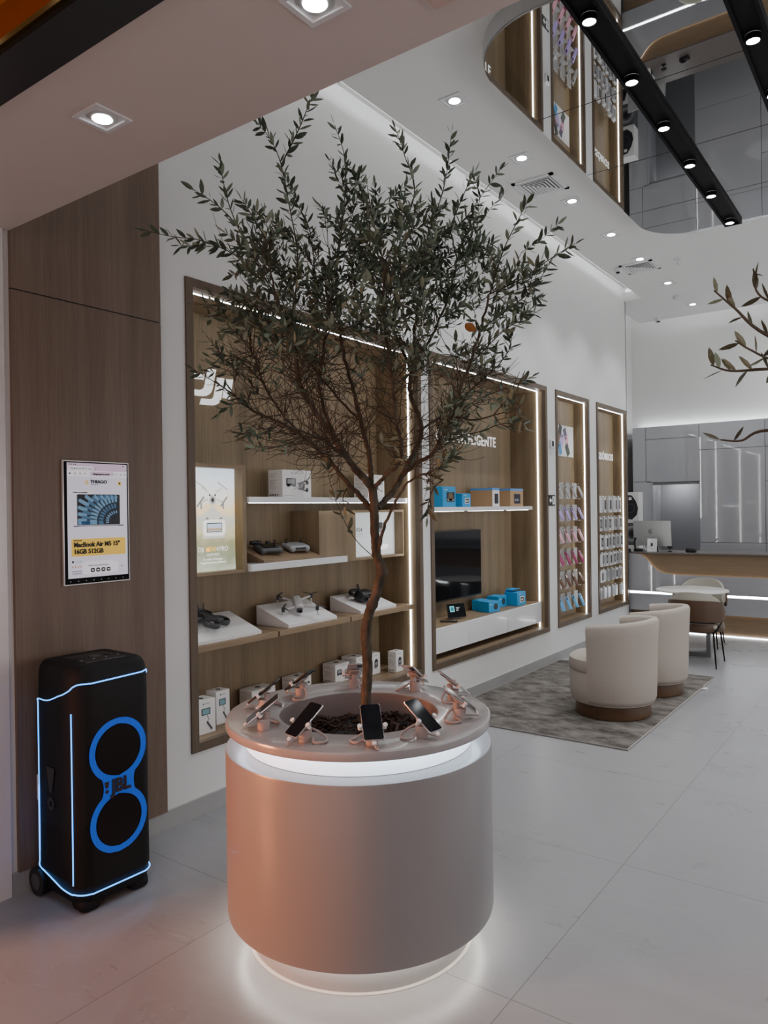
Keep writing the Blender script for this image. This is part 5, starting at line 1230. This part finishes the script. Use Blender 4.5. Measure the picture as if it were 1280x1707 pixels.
# grey gloss cabinets over the full back wall
Yc = 12.0
t = thing('wall_cabinet', 'full width wall of glossy grey cabinet panels behind the counter', 'cabinet', (3, 12.1, 0))
b = MB(); b.box(-.42, -.13, Yc+.02, YB, 0, 2.95, DGAP); b.box(.58, XR-.02, Yc+.02, YB, 0, 2.95, DGAP); b.box(-.13, .58, Yc+.02, YB, 2.08, 2.95, DGAP); b.box(-.42, XR, Yc+.01, Yc+.1, 2.95, 2.965, GLOSSG); b.build('carcass', t, True)
g = .006
pan = [(-.43, -.222, 2.105, 2.965), (-.222, .578, 2.765, 2.965), (-.222, .578, 2.085, 2.765), (-.43, -.135, .0, 2.105)]
xs = [.578, 1.48, 2.4, 3.3, 4.2, 5.1, 6.0, 6.68]
for i in range(len(xs)-1): pan += [(xs[i], xs[i+1], 2.56, 2.965), (xs[i], xs[i+1], 1.155, 2.56) if i != 1 else (xs[i], xs[i+1], 2.06, 2.56), (xs[i], xs[i+1], 0, 1.155)]
pan.append((xs[1], xs[2], 1.155, 2.06))
for (a, c, z0, z1) in pan:
    b = MB(); b.rbox(a+g/2, c-g/2, Yc, Yc+.018, z0+g/2, z1-g/2, GLOSSG, .0015, 1); b.build('door_panel', t, True)
b = MB(); b.box(-.135, -.115, Yc+.0, YB, 0, 2.08, GLOSSG); b.box(.565, .585, Yc+.02, YB, 0, 2.08, GLOSSG); b.box(-.13, .58, Yc+.02, YB, 2.055, 2.08, mat('track_grey', (.25, .25, .26), .4)); b.build('opening_lining', t, True)
b = MB(); b.box(-.42, XR-.02, YB-.10, YB-.09, 2.967, 2.985, LEDS); b.build('top_light_strip', t, True)

# headphones boxes stacked on a low cabinet at the left behind the counter
t = thing('low_cabinet', 'low grey cabinet behind the counter end carrying the headphone boxes', 'cabinet', (-.25, 11.35, 0))
b = MB(); b.box(-.44, .0, 11.10, 11.5, 0, .88, GLOSSG); b.build('body', t, True); b = MB(); b.rbox(-.44, .003, 11.095, 11.10, .01, .87, GLOSSG, .001, 1); b.build('door', t, True)
for i, (z, h, m_, lab) in enumerate(((.885, .25, BOXW, 'white boxed dark speaker at the foot of the stack left of the computer'), (1.137, .33, mat('carton_dark_grey', (.10, .10, .11), .5), 'dark grey headphone box in the middle of the stack left of the computer'), (1.469, .46, BOXW, 'white box with a large black speaker picture atop the stack'))):
    t = thing('speaker_carton', lab, 'box', (-.20, 11.3, z), 0, group='stack of audio boxes beside the counter')
    b = MB(); b.rbox(-.17, .105, -.10, .10, 0, h, m_, .003, 1); b.build('carton', t)
    b = MB(); b.M = frame_M((-.195, -.1005, 0), (1, 0, 0), (0, 0, 1))
    if i == 2: b.poly([(.10, .06), (.20, .05), (.27, .12), (.29, .22), (.26, .32), (.20, .41), (.14, .42), (.09, .34), (.07, .2)], DK0, 1); b.ring(.17, .22, .06, .07, PICT, 2); b.poly([(.15, .34), (.2, .345), (.19, .385), (.155, .385)], BOXW, 2)
    elif i == 1: b.ring(.19, .17, .08, .12, PICG, 1); b.circ(.19, .17, .05, DK0, 1)
    else: b.poly([(.1, .02), (.3, .02), (.3, .07), (.2, .09), (.17, .2), (.12, .2)], DK0, 1)
    b.build('printed_graphics', t)
# computer seen from behind
t = thing('desktop_computer', 'silver desktop computer seen from behind on the counter', 'computer', (.22, 10.78, 1.083), rad(-4))
b = MB(); b.hexa([(-.265, -.005, .07), (.265, -.005, .07), (.265, .012, .07), (-.265, .012, .07), (-.265, -.035, .425), (.265, -.035, .425), (.265, -.02, .425), (-.265, -.02, .425)], SILVER); b.build('casing', t)
b = MB(); b.M = frame_M((-.02, -.0265, .27), (1, 0, 0), (0, -.085, 1)); ap = mat('logo_grey', (.32, .33, .34), .3, metal=.4)
b.poly([(-.03, .008), (-.028, .03), (-.012, .036), (0, .030), (.012, .036), (.026, .030), (.018, .018), (.017, .006), (.028, -.006), (.018, -.028), (.008, -.033), (0, -.029), (-.008, -.033), (-.02, -.025)], ap, 1); b.poly([(.0, .036), (.004, .05), (.014, .056), (.012, .044)], ap, 1); b.build('emblem', t)
b = MB(); b.hexa([(-.08, .01, .004), (.08, .01, .004), (.08, .02, .004), (-.08, .02, .004), (-.08, -.03, .22), (.08, -.03, .22), (.08, -.018, .22), (-.08, -.018, .22)], SILVER); b.rbox(-.09, .09, -.06, .12, 0, .006, SILVER, .002, 1); b.build('stand', t)
t = thing('card_terminal_stand', 'white tilted tablet stand with a cable in front of the computer', 'tablet stand', (.265, 10.60, 1.083), rad(3))
b = MB(); b.hexa([(-.065, -.02, 0), (.065, -.02, 0), (.065, -.008, 0), (-.065, -.008, 0), (-.065, .01, .18), (.065, .01, .18), (.065, .022, .18), (-.065, .022, .18)], WLAC); b.build('tablet', t)
b = MB(); b.hexa([(-.065, -.008, 0), (.065, -.008, 0), (.065, .10, 0), (-.065, .10, 0), (-.065, .012, .08), (.065, .012, .08), (.065, .03, .08), (-.065, .03, .08)], BLACK); b.build('foot', t)
b = MB(); b.rbox(-.012, .012, -.022, -.002, .075, .12, BLACK, .004, 1); b.tube(smooth_path([(0, -.015, .09), (-.05, -.03, .06), (-.085, -.04, .03), (-.10, -.03, .08), (-.09, 0, .03), (-.085, .0, .005)], 5), .0035, WMAT, 6); b.build('cable', t)
t = thing('barcode_scanner', 'small black barcode scanner at the left end of the counter beside the computer', 'scanner', (.03, 10.62, 1.083), 0)
b = MB(); b.rbox(-.02, .10, -.03, .03, 0, .04, BLACK, .012, 2); b.build('base', t); b = MB(); b.tube(smooth_path([(.0, 0, .03), (-.01, 0, .12), (.0, 0, .19)], 4), [.014]*8+[.02], BLACK, 10); b.build('handle', t)
t = thing('card_reader', 'small black card machine lying on the counter right of the computer', 'card machine', (.775, 10.62, 1.083), rad(-15))
b = MB(); b.rbox(-.065, .065, -.035, .035, 0, .05, BLACK, .014, 2); b.build('body', t); b = MB(); b.rbox(-.05, .01, -.028, .028, .048, .053, GLASSB, .002, 1); b.build('screen', t)
t = thing('webcam', 'small black webcam on a foot just right of the computer', 'webcam', (.50, 10.62, 1.083))
b = MB(); b.cyl((0, 0, 0), .03, .008, BLACK, 16); b.tube([(0, 0, .005), (0, 0, .05)], .006, BLACK, 8); b.build('foot', t); b = MB(); b.rbox(-.035, .035, -.02, .02, .045, .08, BLACK, .012, 2); b.build('head', t)

# ------------------------------------------------------------------ lights
def area(name, loc, size, energy, color, direction, sy=None, spread=180):
    l = bpy.data.lights.new(name, 'AREA'); l.energy = energy; l.color = color; l.size = size; l.spread = rad(spread)
    if sy: l.shape = 'RECTANGLE'; l.size_y = sy
    o = bpy.data.objects.new(name, l); COL.objects.link(o); o.location = loc
    o.rotation_euler = Vector(direction).to_track_quat('-Z', 'Y').to_euler(); return o
def spot(name, loc, energy, ang=95, color=(.94, .97, 1.0), blend=.6, r=.03):
    l = bpy.data.lights.new(name, 'SPOT'); l.energy = energy; l.color = color; l.spot_size = rad(ang); l.spot_blend = blend; l.shadow_soft_size = r
    o = bpy.data.objects.new(name, l); COL.objects.link(o); o.location = loc; return o
for y in (4.51, 5.575, 6.64, 7.706, 8.67, 9.82, 11.08): spot('downlight_beam', (.73, y, HC-.02), 38)
for x0 in (1.832, 2.528):
    for y in (3.99, 4.71, 5.43, 6.15, 6.88, 7.60): spot('track_beam', (x0+.055, y, 4.36), 30)
for x in (1.196, 2.11, 3.1, 4.4): spot('soffit_beam', (x, 1.437, 2.98), 20, 80)
for y in (4.5, 6.6, 8.7, 10.8): spot('downlight_beam', (5.96, y, HC-.02), 45)
for x in (4.0, 4.8): 
    for y in (4.4, 6.2, 7.6): spot('track_beam', (x, y, 4.36), 30)
# orange and pink mall light from behind the camera, then added fill lights
area('mall_warm', (-1.7, -1.5, 1.1), 1.3, 25, (1.0, .30, .10), (3.0, 3.7, -.62), spread=52)
area('mall_pink', (3.6, -3.4, 2.4), 4.0, 55, (1.0, .84, .83), (-.25, 1, -.12), sy=2.4)
area('soffit_up_fill', (2.2, -.6, .25), 3.0, 15, (1.0, .76, .68), (0, .55, 1))  # added low fill, tints the soffit from below like floor bounce
area('passage_fill', (.1, 12.65, 2.2), .3, 3.2, (.95, .97, 1.0), (0, 0, -1))  # added fill to lighten the dark passage, no fitting hangs here
area('rear_fill', (3.6, 11.4, 4.2), 3.5, 45, (.93, .97, 1.0), (0, .25, -1), sy=.5)  # added fill to brighten the cabinets at the rear
area('right_wall_fill', (6.6, 6.6, 1.9), 7.0, 110, (.95, .97, 1.0), (-1, 0, .12), sy=2.4)  # added soft fill from the right, brightens left wall, ceiling and chairs
w = bpy.data.worlds.new('world'); sc.world = w; w.use_nodes = True
w.node_tree.nodes['Background'].inputs[0].default_value = (1.0, .80, .76, 1); w.node_tree.nodes['Background'].inputs[1].default_value = .12

sc.view_settings.view_transform = 'AgX'
sc.view_settings.look = 'None'
sc.view_settings.exposure = 0.2
sc.cycles.use_denoising = True
sc.cycles.max_bounces = 7; sc.cycles.diffuse_bounces = 4; sc.cycles.glossy_bounces = 4; sc.cycles.transmission_bounces = 3; sc.cycles.transparent_max_bounces = 8
sc.cycles.sample_clamp_indirect = 6
sc.cycles.caustics_reflective = False; sc.cycles.caustics_refractive = False
